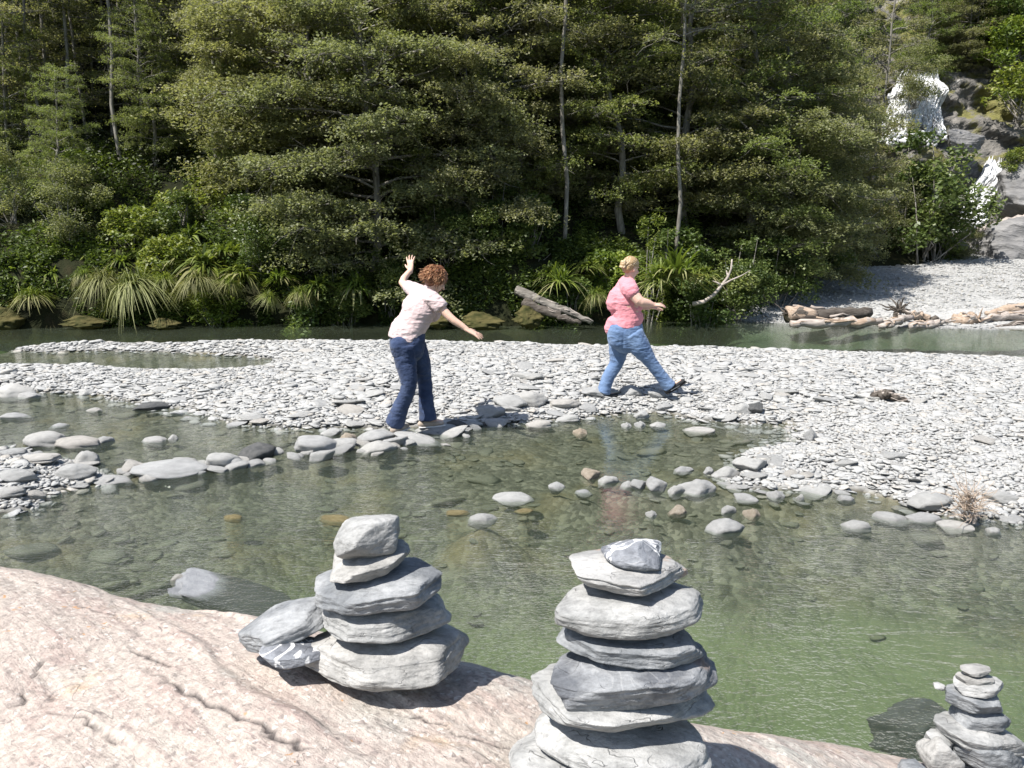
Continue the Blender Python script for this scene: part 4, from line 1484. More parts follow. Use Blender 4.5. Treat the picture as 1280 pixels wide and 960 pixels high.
SLATE = {
    'pale': slate_mat('pale_slate', (0.263, 0.266, 0.260), (0.334, 0.334, 0.324)),
    'warm': slate_mat('warm_slate', (0.278, 0.274, 0.260), (0.348, 0.341, 0.324), 0, .4),
    'grey': slate_mat('grey_slate', (0.178, 0.189, 0.199), (0.263, 0.270, 0.274)),
    'dark': slate_mat('dark_slate', (0.120, 0.128, 0.142), (0.224, 0.232, 0.240), .1, .5, .3),
    'vein': slate_mat('veined_slate', (0.122, 0.131, 0.150), (0.214, 0.224, 0.242), .85),
    'rust': slate_mat('rust_slate', (0.270, 0.270, 0.263), (0.341, 0.338, 0.327), 0, .4, .6),
}
L1, L2, L3 = 'stones of the left stack', 'stones of the middle stack', 'stones of the right stack'
# xl, xr, bottom edge y, thickness px, height px, roll deg, yaw, seed, slate, Y, flat, npl, label, group
CAIRN = [
    (380, 588, 850, 44, 72, 0, .1, 3, 'warm', 1.33, 1, 7, 'broad pale slab at the bottom of the left stack', L1),
    (405, 565, 793, 36, 52, -2, .3, 11, 'pale', 1.335, 1, 7, 'wedge shaped slab second from the bottom of the left stack', L1),
    (394, 553, 759, 38, 58, 4, -.2, 5, 'grey', 1.345, 1, 6, 'bluish cracked slab in the middle of the left stack', L1),
    (412, 514, 721, 30, 44, 11, .2, 6, 'warm', 1.345, 1, 6, 'small tilted stone under the round top stone of the left stack', L1),
    (413, 502, 697, 52, 60, 12, .5, 57, 'pale', 1.35, 0, 4, 'round smooth top stone of the left stack', L1),
    (296, 430, 800, 34, 44, 19, .2, 8, 'grey', 1.36, 1, 6, 'long grey block leaning on the left side of the left stack', L1),
    (325, 402, 829, 18, 28, -4, .2, 9, 'vein', 1.30, 1, 6, 'small flat grey stone lying under the leaning block', L1),
    (636, 906, 1012, 44, 104, -3, .0, 21, 'pale', 1.09, 1, 8, 'widest grey slab at the bottom of the middle stack', L2),
    (668, 880, 958, 38, 86, -5, .1, 22, 'pale', 1.11, 2, 7, 'pale smooth slab second from the bottom of the middle stack', L2),
    (665, 893, 905, 36, 74, -4, .2, 23, 'pale', 1.12, 1, 7, 'broad pale slab below the dark slab of the middle stack', L2),
    (679, 899, 872, 50, 76, 3, .2, 24, 'dark', 1.12, 1, 6, 'thick dark layered slab in the middle stack', L2),
    (695, 878, 823, 34, 58, -4, -.1, 25, 'grey', 1.13, 1, 7, 'half shaded slab on top of the dark slab of the middle stack', L2),
    (689, 886, 787, 46, 60, 2, .1, 26, 'pale', 1.13, 2, 8, 'rounded thick grey slab third from the top of the middle stack', L2),
    (713, 864, 737, 27, 48, -1, .1, 27, 'rust', 1.14, 1, 6, 'pale slab with a rusty spot just under the middle stack top', L2),
    (752, 834, 711, 30, 40, -3, .2, 28, 'vein', 1.14, 0, 4, 'small blue grey top stone with white veins on the middle stack', L2),
    (1165, 1310, 1000, 40, 58, -2, .1, 31, 'warm', 1.56, 1, 7, 'tan slab at the base of the right stack', L3),
    (1147, 1199, 966, 40, 44, -8, .3, 32, 'warm', 1.53, 0, 4, 'rounded stone at the lower left of the right stack', L3),
    (1158, 1194, 939, 16, 26, -14, .2, 33, 'pale', 1.55, 1, 5, 'small shaded stone on the rounded one of the right stack', L3),
    (1180, 1278, 957, 34, 44, -14, .1, 34, 'grey', 1.56, 1, 6, 'slanting grey slab second from the base of the right stack', L3),
    (1157, 1281, 933, 24, 36, -15, .1, 35, 'pale', 1.57, 1, 6, 'long slanting slab jutting left from the right stack', L3),
    (1190, 1258, 912, 25, 32, -4, .3, 36, 'grey', 1.575, 1, 5, 'hollowed grey stone in the middle of the right stack', L3),
    (1179, 1256, 889, 22, 31, -7, .2, 37, 'grey', 1.58, 1, 6, 'blue grey stone fourth from the top of the right stack', L3),
    (1190, 1257, 867, 14, 21, 1, .1, 38, 'pale', 1.58, 1, 6, 'flat grey stone third from the top of the right stack', L3),
    (1197, 1243, 856, 11, 15, -3, .1, 39, 'warm', 1.585, 1, 6, 'thin pale stone under the top one of the right stack', L3),
    (1200, 1239, 844, 8, 12, 0, .1, 40, 'warm', 1.585, 1, 6, 'thin whitish top stone of the right stack', L3),
    (1166, 1182, 864, 8, 12, -16, .1, 41, 'pale', 1.60, 1, 5, 'tiny pale stone sticking out left of the right stack', L3),
    (1122, 1162, 984, 14, 42, 0, .3, 42, 'grey', 1.47, 1, 5, 'bluish flat stone on the boulder left of the right stack', L3),
]
for xl, xr, yb, tp, hp, roll, yaw, seed, mat, Y0, flat, npl, lab, grp in CAIRN:
    cx = (xl + xr) / 2
    dep = Y0 * CP + .75 * SP
    c0 = at(cx, yb - hp / 2, Y0)
    dep = depth_of(c0)
    al = math.atan2(CAM_H - c0[2], Y0)
    s = dep / FOC
    W = (xr - xl) * s
    T = tp * s / math.cos(al)
    Dh = math.sqrt(max(hp * hp - (tp * .85) ** 2, 1)) * s / math.sin(al)
    D = min(max(Dh * 1.15, .62 * W), .95 * W)
    T *= 1.05 if flat else 1.0
    V, F = rock_unit(700 + seed, 6 if xr - xl > 60 else 5, npl + 2 * (flat > 0), (0, 30, 14)[flat] if flat else 11, bool(flat), .05, .012 if flat else .003, .3, .22 if 'bottom of' in lab and 'second' not in lab else 0.0, 1.0 if flat else 0.0)
    P = V * np.array([W, D, T]) * .5
    nrm = P / (np.linalg.norm(P, axis=1)[:, None] + 1e-9)
    P = P + nrm * (0.0014 * fbm(P * np.array([60, 60, 160]) + seed, 4, seed) + .0032 * fbm(P * 28 + seed, 3, seed + 1))[:, None]
    o = link('stacked_stone', mesh_from('stacked_stone', P, F, SLATE[mat]), None, c0, (R(2), R(-roll), yaw))
    tag(o, lab, 'stone', grp)

M_sunk = stone_mat('half_wet_slate', (.24, .25, .265), (.38, .39, .40), wet=.2, var=.1)
# slab and rock just under the water beside the boulder
for q, (px, py, w, h, mi, lab, rot, lift) in enumerate([(288, 738, 168, 42, 0, 'large half sunken grey slab with a dry white corner beside the boulder', (.02, .36, .1), -.035), (1165, 868, 112, 50, 0, 'dark rock under the water left of the right stack', (.05, -.06, .2), -.20),
                                                        (215, 733, 22, 12, 4, 'small white stone at the left tip of the half sunken slab', (0, 0, 0), .04)]):
    V, F = rock_unit(800 + q, 5, 6, 22, q != 1, .10 if q != 1 else .28, .03, bevel=1.0)
    b = ground(px, py, 0)
    s = depth_of(b) / FOC
    o = link('river_stone', mesh_from('river_stone', V * .5, F, M_sunk if q < 2 else MATS[mi]), None, (b[0], b[1] + .1, lift - .06), rot)
    o.scale = (w * s, w * s * .6, .11 if q == 0 else .34 if q == 1 else .1)
    tag(o, lab, 'stone', 'stones by the big boulder')
# ------------------------------------------------------------------ driftwood
M_drift = simple_mat('bleached_wood', (.19, .16, .14), (.47, .42, .375), 3.0, .9, .6, .15, (1, 9, 9), .02)
M_rusty = simple_mat('orange_bark', (.22, .155, .11), (.47, .38, .30), 5.0, .95, .7, .1, (1, 5, 5), .03)
M_weath = simple_mat('weathered_wood', (.045, .04, .034), (.27, .25, .22), 2.5, .9, .8, .15, (1, 10, 10), .03)
M_darkw = simple_mat('dark_wood', (.035, .028, .022), (.13, .115, .10), 4.0, .9, .6, .15, (1, 7, 7), .02)


def log(name, pts, r, mat, label, cat, group, seed, n=14, roots=None, bark=None, wob=.5):
    P = np.array([at(a, b, Y) for a, b, Y in pts])
    t = np.linspace(0, 1, 14)
    s = np.linspace(0, 1, len(P))
    Q = np.stack([np.interp(t, s, P[:, k]) for k in range(3)], 1)
    g = np.random.default_rng(seed)
    Q[1:-1] += g.normal(0, .02, (12, 3))
    root = empty(name, Q[0])
    rad = np.interp(t, np.linspace(0, 1, len(r)), r) * (1 + g.normal(0, .07, 14))
    mb = MB()
    mb.add(*tube(Q - Q[0], rad, n, True, wob, seed))
    mb.build('stem', mat, root)
    sp = MB()
    for i in range(7):
        i0 = int(g.integers(0, 8))
        i1 = i0 + int(g.integers(3, 6))
        a_ = g.uniform(-2.6, .6)
        off = np.array([g.normal(0, .02), math.cos(a_) * -1, abs(math.sin(a_))])
        seg = Q[i0:i1] - Q[0] + off * rad[i0:i1, None] * g.uniform(.85, 1.15) + g.normal(0, .02, (i1 - i0, 3))
        sp.add(*tube(seg, np.linspace(1, .35, i1 - i0) * rad[i0] * g.uniform(.12, .3), 5, True, .4, i), g.uniform())
    sp.build('splinters', M_drift if mat is not M_drift or i % 2 else M_rusty, root)
    if bark:
        a, b = bark
        bb = MB()
        i0, i1 = int(a * 13), max(int(b * 13), int(a * 13) + 2)
        up = np.array([0, -.35, .25])
        bb.add(*tube(Q[i0:i1 + 1] - Q[0] + up * rad[i0:i1 + 1, None] * .5, rad[i0:i1 + 1] * .85, n, True, .45, seed + 1))
        bb.build('bark', M_rusty, root)
    if roots:
        at_end, k, L = roots
        rb = MB()
        c = Q[-1 if at_end else 0] - Q[0]
        d = (Q[-1] - Q[-3]) if at_end else (Q[0] - Q[2])
        d /= np.linalg.norm(d)
        for i in range(k):
            v = d * .5 + g.normal(0, .8, 3)
            v[2] = abs(v[2]) * .8
            v /= np.linalg.norm(v)
            tt = np.linspace(0, 1, 6)[:, None]
            rb.add(*tube(c + v * L * tt * g.uniform(.5, 1.1) + np.cumsum(g.normal(0, .04 * L, (6, 3)), 0) * (tt > 0), np.linspace(.07, .015, 6) * L * 1.3, 6, True))
        rb.build('root', mat, root)
    tag(root, label, cat, group)
    return root


GD = 'driftwood along the far gravel beach'
YB = 17.45
log('driftwood_log', [(984, 393, YB + .25), (1030, 395, YB + .3), (1088, 391, YB + .5)], [.20, .17, .15, .10], M_darkw, 'thick driftwood log with orange bark at the left end of the beach', 'driftwood', GD, 1, bark=(0, .45), roots=(False, 9, .3))
log('driftwood_log', [(988, 405, YB - .05), (1040, 404, YB), (1102, 402, YB)], [.07, .10, .11, .08], M_drift, 'long bleached log along the water below the orange barked one', 'driftwood', GD, 2, bark=(.75, .95))
log('driftwood_log', [(1098, 408, YB - .05), (1118, 402, YB), (1140, 397, YB + .3)], [.06, .09, .05], M_drift, 'short bleached split log pointing up the beach', 'driftwood', GD, 3)
log('driftwood_log', [(1128, 390, YB + .7), (1150, 396, YB + .5), (1172, 400, YB + .3)], [.05, .10, .06], M_darkw, 'dark broken log with torn orange bark beside the root ball', 'driftwood', GD, 4, bark=(.3, .8))
log('driftwood_log', [(1136, 408, YB), (1160, 405, YB + .1), (1180, 402, YB + .1)], [.08, .10, .05], M_drift, 'bleached stub by the water right of the root ball', 'driftwood', GD, 5, roots=(True, 5, .3))
log('root_ball', [(1122, 396, YB + .7), (1122, 388, YB + .8)], [.10, .05], M_darkw, 'dark tangled root ball standing up among the driftwood', 'driftwood', GD, 6, roots=(True, 16, .42))
log('driftwood_log', [(1192, 400, YB + .3), (1208, 399, YB + .3), (1222, 399, YB + .3)], [.12, .16, .10], M_rusty, 'orange heap of rotten wood left of the long right logs', 'driftwood', GD, 7, roots=(True, 6, .25))
log('driftwood_log', [(1222, 399, YB + .4), (1260, 396, YB + .5), (1330, 390, YB + .8)], [.06, .11, .13], M_drift, 'long bleached log at the right edge of the beach', 'driftwood', GD, 8)
log('driftwood_log', [(1232, 391, YB + 1.0), (1270, 387, YB + 1.1), (1340, 381, YB + 1.3)], [.05, .12, .12], M_rusty, 'orange barked log behind the long bleached one at the right edge', 'driftwood', GD, 9)
log('driftwood_log', [(1238, 412, YB - .1), (1262, 406, YB), (1300, 398, YB + .2)], [.03, .06, .06], M_darkw, 'thin dark branch slanting to the water at the right edge', 'driftwood', GD, 10, 8)
log('fallen_log', [(740, 403, 17.2), (702, 386, 17.5), (645, 362, 17.9)], [.05, .09, .11], M_weath, 'fallen weathered trunk sliding from the dark bank to the water', 'log', None, 11)
log('fallen_log', [(726, 404, 17.1), (694, 394, 17.3), (655, 377, 17.6)], [.05, .08, .10], M_darkw, 'thinner dark log lying below the fallen weathered trunk', 'log', None, 12)
log('fallen_log', [(1222, 288, 29.0), (1250, 281, 29.2), (1292, 270, 29.6)], [.12, .15, .15], M_drift, 'pale straight log wedged on the boulders right of the lower cascade', 'log', None, 13)


def branch(name, stem, sides, r, mat, label, cat):
    P = np.array([at(*q) for q in stem])
    root = empty(name, P[0])
    mb = MB()
    mb.add(*tube(P - P[0], np.linspace(r, r * .35, len(P)), 8, True, .15, 3))
    mb.build('stem', mat, root)
    for q in sides:
        Q = np.array([at(*k) for k in q])
        m2 = MB()
        m2.add(*tube(Q - P[0], np.linspace(r * .6, r * .15, len(Q)), 6, True, .1, 4))
        m2.build('twig', mat, root)
    tag(root, label, cat)


branch('dead_branch', [(866, 380, 17.5), (880, 377, 17.4), (893, 368, 17.35), (902, 357, 17.3), (910, 346, 17.3), (914, 336, 17.3), (915, 324, 17.3)],
       [[(902, 357, 17.3), (914, 350, 17.2), (926, 345, 17.2), (938, 338, 17.1)], [(902, 357, 17.3), (896, 353, 17.3), (890, 351, 17.35)], [(910, 346, 17.3), (908, 338, 17.4)]], .048, M_drift, 'bare bleached dead branch leaning over the far water', 'branch')
Yd = float(ground(1112, 497, .2)[1])
log('driftwood_log', [(1093, 492, Yd + .1), (1108, 494, Yd), (1124, 499, Yd - .1), (1137, 503, Yd - .15)], [.05, .055, .035, .012], M_darkw, 'short dark piece of driftwood lying on the gravel bar', 'driftwood', None, 21, 8)

# dry brushwood stranded at the right shore
root = empty('brushwood', ground(1216, 655, .02))
g = np.random.default_rng(5)
d0 = depth_of(ground(1216, 655, .02)) / FOC
mb, ms = MB(), MB()
ms.add(*tube(np.array([[.01, 0, 0], [.03, .02, .08], [.0, .05, .2], [-.06, .1, .3]]), [.016, .015, .012, .006], 7))
for i in range(110):
    p = np.array([g.uniform(-.03, .02), .05, g.uniform(.04, .2)])
    L = g.uniform(.08, .26)
    v = np.array([g.normal(-.1, .6), g.normal(0, .5), g.uniform(-.1, 1)])
    v /= np.linalg.norm(v)
    t = np.linspace(0, 1, 5)[:, None]
    mb.add(*tube(p + v * L * t + np.cumsum(g.normal(0, .016, (5, 3)), 0), np.linspace(.0035, .0012, 5), 4, False), g.uniform())
ms.build('stem', M_drift, root)
mb.build('twigs', simple_mat('dry_twigs', (.30, .23, .17), (.50, .41, .33), 20, .9, 0), root)
root.scale = (.95, .95, .85)
tag(root, 'tangled dry brown brushwood stranded among stones at the right shore', 'brushwood')
# ------------------------------------------------------------------ people
def loft(pts, rads, side=(1, 0, 0), n=20, sub=3, cap=.9):
    """closed elliptic sweep with rounded ends; rads: r or (r_side, r_other)"""
    pts = np.asarray(pts, float)
    rads = np.array([(r, r) if np.isscalar(r) else r for r in rads], float)
    m = len(pts)
    # smooth resample (Catmull-Rom)
    T = np.linspace(0, m - 1, (m - 1) * sub + 1)

    def cr(A, t):
        i = min(int(t), m - 2)
        f = t - i
        p0, p1, p2, p3 = A[max(i - 1, 0)], A[i], A[i + 1], A[min(i + 2, m - 1)]
        return .5 * (2 * p1 + (p2 - p0) * f + (2 * p0 - 5 * p1 + 4 * p2 - p3) * f * f + (3 * p1 - p0 - 3 * p2 + p3) * f ** 3)
    P = np.array([cr(pts, t) for t in T])
    Rr = np.array([np.maximum(cr(rads, t), rads.min() * .6) for t in T])
    tan = np.gradient(P, axis=0)
    tan /= np.linalg.norm(tan, axis=1)[:, None]
    # round caps
    for e, sgn in ((0, -1), (-1, 1)):
        c, r, tg = P[e], Rr[e], tan[e]
        ex = []
        for a in (.5, .85, .985):
            ex.append((c + sgn * tg * r.min() * a * cap, r * math.sqrt(1 - a * a)))
        q, rr = np.array([x[0] for x in ex]), np.array([x[1] for x in ex])
        tt = np.repeat(tg[None], 3, 0)
        if e == 0:
            P, Rr, tan = np.concatenate([q[::-1], P]), np.concatenate([rr[::-1], Rr]), np.concatenate([tt, tan])
        else:
            P, Rr, tan = np.concatenate([P, q]), np.concatenate([Rr, rr]), np.concatenate([tan, tt])
    V = []
    a = np.arange(n) * 2 * PI / n
    for p, r, tg in zip(P, Rr, tan):
        s = np.asarray(side, float)
        s = s - tg * (s @ tg)
        s /= np.linalg.norm(s)
        o = np.cross(tg, s)
        V.append(p + r[0] * np.cos(a)[:, None] * s + r[1] * np.sin(a)[:, None] * o)
    L = len(P)
    V = np.concatenate(V + [P[:1], P[-1:]])
    F = []
    k = np.arange(n)
    k2 = (k + 1) % n
    for i in range(L - 1):
        F.append(np.stack([i * n + k, i * n + k2, (i + 1) * n + k2, (i + 1) * n + k], 1))
    F4 = np.concatenate(F)
    F3 = np.concatenate([np.stack([np.full(n, L * n), k2, k], 1), np.stack([np.full(n, L * n + 1), (L - 1) * n + k, (L - 1) * n + k2], 1)])
    return V, [F4, F3]


def ellipsoid(c, r, R3=None):
    V, F = ico(3)
    V = V * np.asarray(r, float)
    if R3 is not None:
        V = V @ np.asarray(R3).T
    return V + np.asarray(c, float), F


def fuse(name, pieces, voxel, it=4, fac=.5, disp=None):
    """one continuous skin from overlapping closed pieces"""
    mb = MB()
    for V, F in pieces:
        mb.add(V, F)
    me = mb.mesh(name + '_raw', None)
    o = bpy.data.objects.new(name + '_raw', me)
    col.objects.link(o)
    m = o.modifiers.new('r', 'REMESH')
    m.mode = 'VOXEL'
    m.voxel_size = voxel
    s = o.modifiers.new('s', 'SMOOTH')
    s.factor = fac
    s.iterations = it
    dg = bpy.context.evaluated_depsgraph_get()
    ev = o.evaluated_get(dg)
    out = bpy.data.meshes.new_from_object(ev, depsgraph=dg)
    out.name = name
    bpy.data.objects.remove(o)
    bpy.data.meshes.remove(me)
    n = len(out.vertices)
    if disp:
        co = np.empty(n * 3, np.float32)
        no = np.empty(n * 3, np.float32)
        out.vertices.foreach_get('co', co)
        out.vertices.foreach_get('normal', no)
        co, no = co.reshape(-1, 3), no.reshape(-1, 3)
        co = co + no * disp(co.astype(float))[:, None]
        out.vertices.foreach_set('co', co.astype(np.float32).ravel())
    out.polygons.foreach_set('use_smooth', np.ones(len(out.polygons), bool))
    out.update()
    return out


def hand(w, d, nrm, thumb_side, size=.178, curl=.25, spread=.16):
    """palm and five fingers: w wrist, d pointing direction, nrm back of the hand, thumb_side +-1"""
    d, nrm = np.asarray(d, float), np.asarray(nrm, float)
    d /= np.linalg.norm(d)
    nrm -= d * (nrm @ d)
    nrm /= np.linalg.norm(nrm)
    s = np.cross(d, nrm) * thumb_side
    pl = size * .5
    out = [loft([w - d * .02, w + d * pl * .35, w + d * pl * .95], [(.026, .020), (.038, .017), (.041, .013)], s)]
    for k, (off, L, sp) in enumerate([(.030, .41, 1.2), (.011, .46, .35), (-.010, .43, -.4), (-.029, .34, -1.3)]):
        b = w + d * pl * .85 + s * off
        fd = d + s * sp * spread
        fd /= np.linalg.norm(fd)
        l = L * size
        p1 = b + fd * l * .45 - nrm * l * .10 * curl
        p2 = p1 + (fd - nrm * curl * .8) * l * .32
        p3 = p2 + (fd - nrm * curl * 1.6) * l * .25
        out.append(loft([b, p1, p2, p3], [.0098, .0092, .0082, .0068], s, 10, 2))
    b = w + d * pl * .25 + s * .026
    td = d * .55 + s * .75 - nrm * .2
    td /= np.linalg.norm(td)
    p1 = b + td * .038
    p2 = p1 + (td + d * .35) * .028
    out.append(loft([b, p1, p2], [.014, .0115, .0085], nrm, 10, 2))
    return out


def skin_mat(name, a, b):
    g = G(name)
    n = g.noise(g.pos(), 22.0, 4, .6)
    c = g.mix(n, (*a, 1), (*b, 1))
    return g.done(g.bsdf(c, .5, g.bump(n, .1, .004), .35, **{'Subsurface Weight': .12, 'Subsurface Radius': (.01, .004, .002), 'Subsurface Scale': 1.0}))


def cloth_mat(name, a, b, scale=30, weave=500, bump=.25):
    g = G(name)
    p = g.obj()
    n = g.noise(p, scale * .2, 5, .65)
    w = g.noise(p, weave, 2, .5)
    c = g.mix(g.n('MapRange', {'Value': n, 'From Min': .3, 'From Max': .7}).outputs[0], (*a, 1), (*b, 1))
    c = g.mix(.35, c, g.ramp(w, [(.3, (.4,) * 3), (.7, (.6,) * 3)]), 'OVERLAY')
    h = g.math('ADD', g.noise(g.map(p, (1, 1, 2)), 14.0, 4, .6), g.math('MULTIPLY', w, .08))
    return g.done(g.bsdf(c, .9, g.bump(h, bump, .03), .1, **{'Sheen Weight': .15}))


def hair_mat(name, a, b, c_):
    g = G(name)
    p = g.obj()
    t = g.attr('tint')
    n = g.noise(p, 60.0, 4, .7)
    c = g.ramp(g.math('ADD', g.math('MULTIPLY', t, .5), g.math('MULTIPLY', n, .5)), [(.3, a), (.5, b), (.7, c_)])
    return g.done(g.bsdf(c, .42, g.bump(n, .5, .006), .4))


M_skin1 = skin_mat('fair_skin', (.56, .36, .27), (.66, .45, .35))
M_skin2 = skin_mat('rosy_skin', (.55, .34, .26), (.65, .43, .34))
M_tee1 = cloth_mat('pale_pink_cotton', (.50, .39, .385), (.57, .46, .45), bump=.35)
M_tee2 = cloth_mat('coral_cotton', (.57, .215, .25), (.65, .275, .31), bump=.35)
M_jean1 = cloth_mat('dark_denim', (.018, .030, .07), (.055, .078, .145), bump=.4)
M_jean2 = cloth_mat('mid_denim', (.075, .125, .23), (.165, .245, .385), bump=.4)
M_hair1 = hair_mat('auburn_hair', (.13, .05, .022), (.29, .125, .055), (.48, .27, .14))
M_hair2 = hair_mat('blonde_hair', (.34, .23, .12), (.57, .43, .26), (.78, .66, .47))
M_shoe1 = simple_mat('beige_shoe', (.28, .23, .18), (.45, .38, .31), 20, .7, .1)
M_shoe2 = simple_mat('black_shoe', (.012, .012, .013), (.03, .03, .03), 20, .6, .1)
M_sole = simple_mat('white_sole', (.55, .54, .52), (.66, .65, .63), 20, .7, .05)
M_eye = simple_mat('dark_eye', (.02, .015, .012), (.05, .035, .025), 20, .3, 0)
M_lip = simple_mat('lip', (.42, .15, .13), (.48, .19, .16), 20, .5, 0)
M_bag = simple_mat('dark_strap', (.03, .03, .04), (.06, .06, .07), 20, .7, .1)


def head_pieces(c, fwd, up, s=1.0):
    """skull, jaw, nose, ears; c centre of the head"""
    fwd, up = np.asarray(fwd, float), np.asarray(up, float)
    fwd /= np.linalg.norm(fwd)
    up = up - fwd * (up @ fwd)
    up /= np.linalg.norm(up)
    rt = np.cross(fwd, up)
    M = np.stack([rt, fwd, up], 1)

    def L(x, y, z):
        return c + M @ (np.array([x, y, z]) * s)
    out = [ellipsoid(L(0, -.012, .022), np.array([.073, .092, .092]) * s, M),
           ellipsoid(L(0, .022, -.045), np.array([.056, .064, .066]) * s, M),
           ellipsoid(L(0, .052, -.092), np.array([.026, .026, .020]) * s, M),
           loft([L(0, .082, .012), L(0, .098, -.012), L(0, .108, -.030)], [.009 * s, .012 * s, .014 * s], rt, 10, 2),
           ellipsoid(L(.036, .072, -.026), np.array([.020, .015, .020]) * s, M), ellipsoid(L(-.036, .072, -.026), np.array([.020, .015, .020]) * s, M),
           loft([L(-.034, .081, .026), L(0, .088, .030), L(.034, .081, .026)], [.008 * s, .009 * s, .008 * s], up, 8, 2)]
    for q in (-1, 1):
        out.append(ellipsoid(L(q * .074, -.008, -.012), np.array([.010, .019, .032]) * s, M))
    return out, L, M


def face_parts(L, M, s, root):
    for q in (-1, 1):
        V, F = ellipsoid(L(q * .031, .079, .010), np.array([.013, .006, .006]) * s, M)
        link('eye', mesh_from('eye', V, F, M_eye), root)
    V, F = ellipsoid(L(0, .084, -.062), np.array([.024, .008, .008]) * s, M)
    link('lips', mesh_from('lips', V, F, M_lip), root)


def hair_locks(L, M, s, n, spec, g, mat, root, wid=.011):
    """many thick curved locks over a cap; spec(g) -> list of head-local points"""
    mb = MB()
    for i in range(n):
        P = np.array([L(*p) for p in spec(g)])
        k = len(P)
        mb.add(*tube(P, np.linspace(1, .45, k) * wid * s * g.uniform(.6, 1.2), 5, True, .1, i), g.uniform())
    return mb


def wrinkles(amp, fx, seed):
    def f(P):
        w = fbm(P * np.array([fx, fx, fx * 2.2]) + seed, 4, seed)
        return amp * (1 - 2.2 * np.abs(w)) * .6 + amp * .6 * fbm(P * fx * .6, 2, seed + 4)
    return f


# ---------------------------------------------------------------- the woman in pale pink, seen from behind, balancing
def woman_pink():
    g = np.random.default_rng(11)
    Y0 = float(ground(496, 535, .08)[1]) + .05
    A = lambda x, y, dy=0.0: at(x, y, Y0 + dy)
    side = np.array([.84, -.54, 0])          # her right
    fwd = np.array([.54, .84, 0])
    pel, nk = A(509, 427), A(533, 366)
    waist, chest = A(515, 405), A(524, 384)
    shL, shR = A(518, 363, .10), A(541, 374, -.10)
    elL, wrL, hL = A(503, 353, .28), A(513, 338, .42), A(513, 320, .46)
    elR, wrR, hR = A(563, 397, -.16), A(584, 412, -.18), A(602, 421, -.18)
    hipL, knL, anL = A(519, 437, .08), A(531, 476, .16), A(533, 523, .16)
    hipR, knR, anR = A(505, 437, -.07), A(511, 482, -.12), A(496, 529, -.06)
    hc = A(546, 350, .03)
    hf, hu = np.array([.72, .50, -.62]), np.array([.45, .30, .9])
    hp, L, M = head_pieces(hc, hf, hu, 1.0)
    body = hp + [
        loft([pel, waist, chest, chest * .35 + nk * .65], [(.155, .115), (.135, .10), (.155, .11), (.12, .08)], side),
        loft([chest * .2 + nk * .8, nk, nk * .4 + hc * .6], [.062, .052, .052], side),
        loft([shL, elL, wrL], [.046, .038, .025], side), loft([shR, elR, elR * .4 + wrR * .6, wrR], [.048, .038, .031, .024], side),
        loft([chest * .3 + nk * .7, shL], [.06, .045]), loft([chest * .3 + nk * .7, shR], [.06, .05]),
        loft([hipL, knL, anL], [.085, .055, .036], side), loft([hipR, knR, anR], [.085, .055, .036], side),
        loft([anL, anL + np.array([.05, .02, -.03]), anL + np.array([.15, .05, -.05])], [.034, .034, .022]),
        loft([anR, anR + np.array([-.0, .04, -.035]), anR + np.array([.06, .12, -.05])], [.034, .034, .022]),
    ]
    body += hand(wrL, hL - wrL, -fwd + np.array([0, 0, .2]), -1, .18, .12, .28)
    body += hand(wrR, hR - wrR, np.array([.25, -.35, .9]), -1, .19, .18, .24)
    root = link('person', fuse('person', body, .0052, 5), None)
    root.data.materials.append(M_skin1)
    tag(root, 'auburn haired person in pale pink top and dark jeans, arms spread, balancing on stones', 'person')
    face_parts(L, M, 1.0, root)
    # top
    bust = A(541, 391, .06)
    neck_b = chest * .22 + nk * .78
    tee = [
        loft([A(506, 424), A(509, 413), waist, A(521, 393), chest, neck_b], [(.178, .142), (.176, .138), (.163, .128), (.168, .132), (.182, .132), (.125, .09)], side, cap=.12),
        loft([A(527, 390, .05), bust], [.115, .085]), loft([A(527, 388, .08), A(536, 389, .22)], [.11, .085]),
        loft([neck_b, shL, shL * .45 + elL * .55], [.085, .072, .060], cap=.15), loft([neck_b, shR, shR * .52 + elR * .48], [.085, .074, .066], cap=.15),
        loft([neck_b - np.array([0, 0, .01]), nk * .8 + hc * .2], [.075, .058]),
    ]
    me = fuse('tee_shirt', tee, .006, 5, .5, wrinkles(.011, 9.0, 3))
    link('tee_shirt', me, root).data.materials.append(M_tee1)
    # jeans, flared at the hem
    jn = [
        loft([A(512, 418), pel, A(509, 437)], [(.170, .130), (.180, .145), (.170, .145)], side),
        loft([A(505, 432, -.09), A(507, 452, -.09), knR, A(501, 508, -.09), A(493, 530, -.05)], [.118, .102, .073, .075, .090], side, cap=.12),
        loft([A(518, 432, .07), A(525, 452, .11), knL, A(533, 504, .16), A(535, 524, .16)], [.112, .098, .071, .074, .088], side, cap=.12),
        loft([A(501, 432, -.10), A(503, 440, -.10)], [.105, .10], side),
    ]
    me = fuse('jeans', jn, .006, 4, .5, wrinkles(.010, 8.0, 9))
    link('jeans', me, root).data.materials.append(M_jean1)
    for an, d in ((anL, np.array([.95, .30, 0])), (anR, np.array([.45, .85, 0]))):
        d = d / np.linalg.norm(d)
        s = np.cross(d, [0, 0, 1])
        c = an + np.array([0, 0, -.055])
        sh = [loft([c - d * .055, c + d * .03, c + d * .12, c + d * .165], [(.040, .038), (.044, .036), (.044, .026), (.034, .018)], s)]
        me = fuse('shoe', sh, .006, 2)
        so = link('shoe', me, root)
        me.materials.append(M_shoe1)
        V, F = loft([c - d * .07 - np.array([0, 0, .030]), c + d * .05 - np.array([0, 0, .030]), c + d * .185 - np.array([0, 0, .028])], [(.040, .012), (.043, .012), (.036, .011)], s)
        link('sole', mesh_from('sole', V, F, M_sole), so)
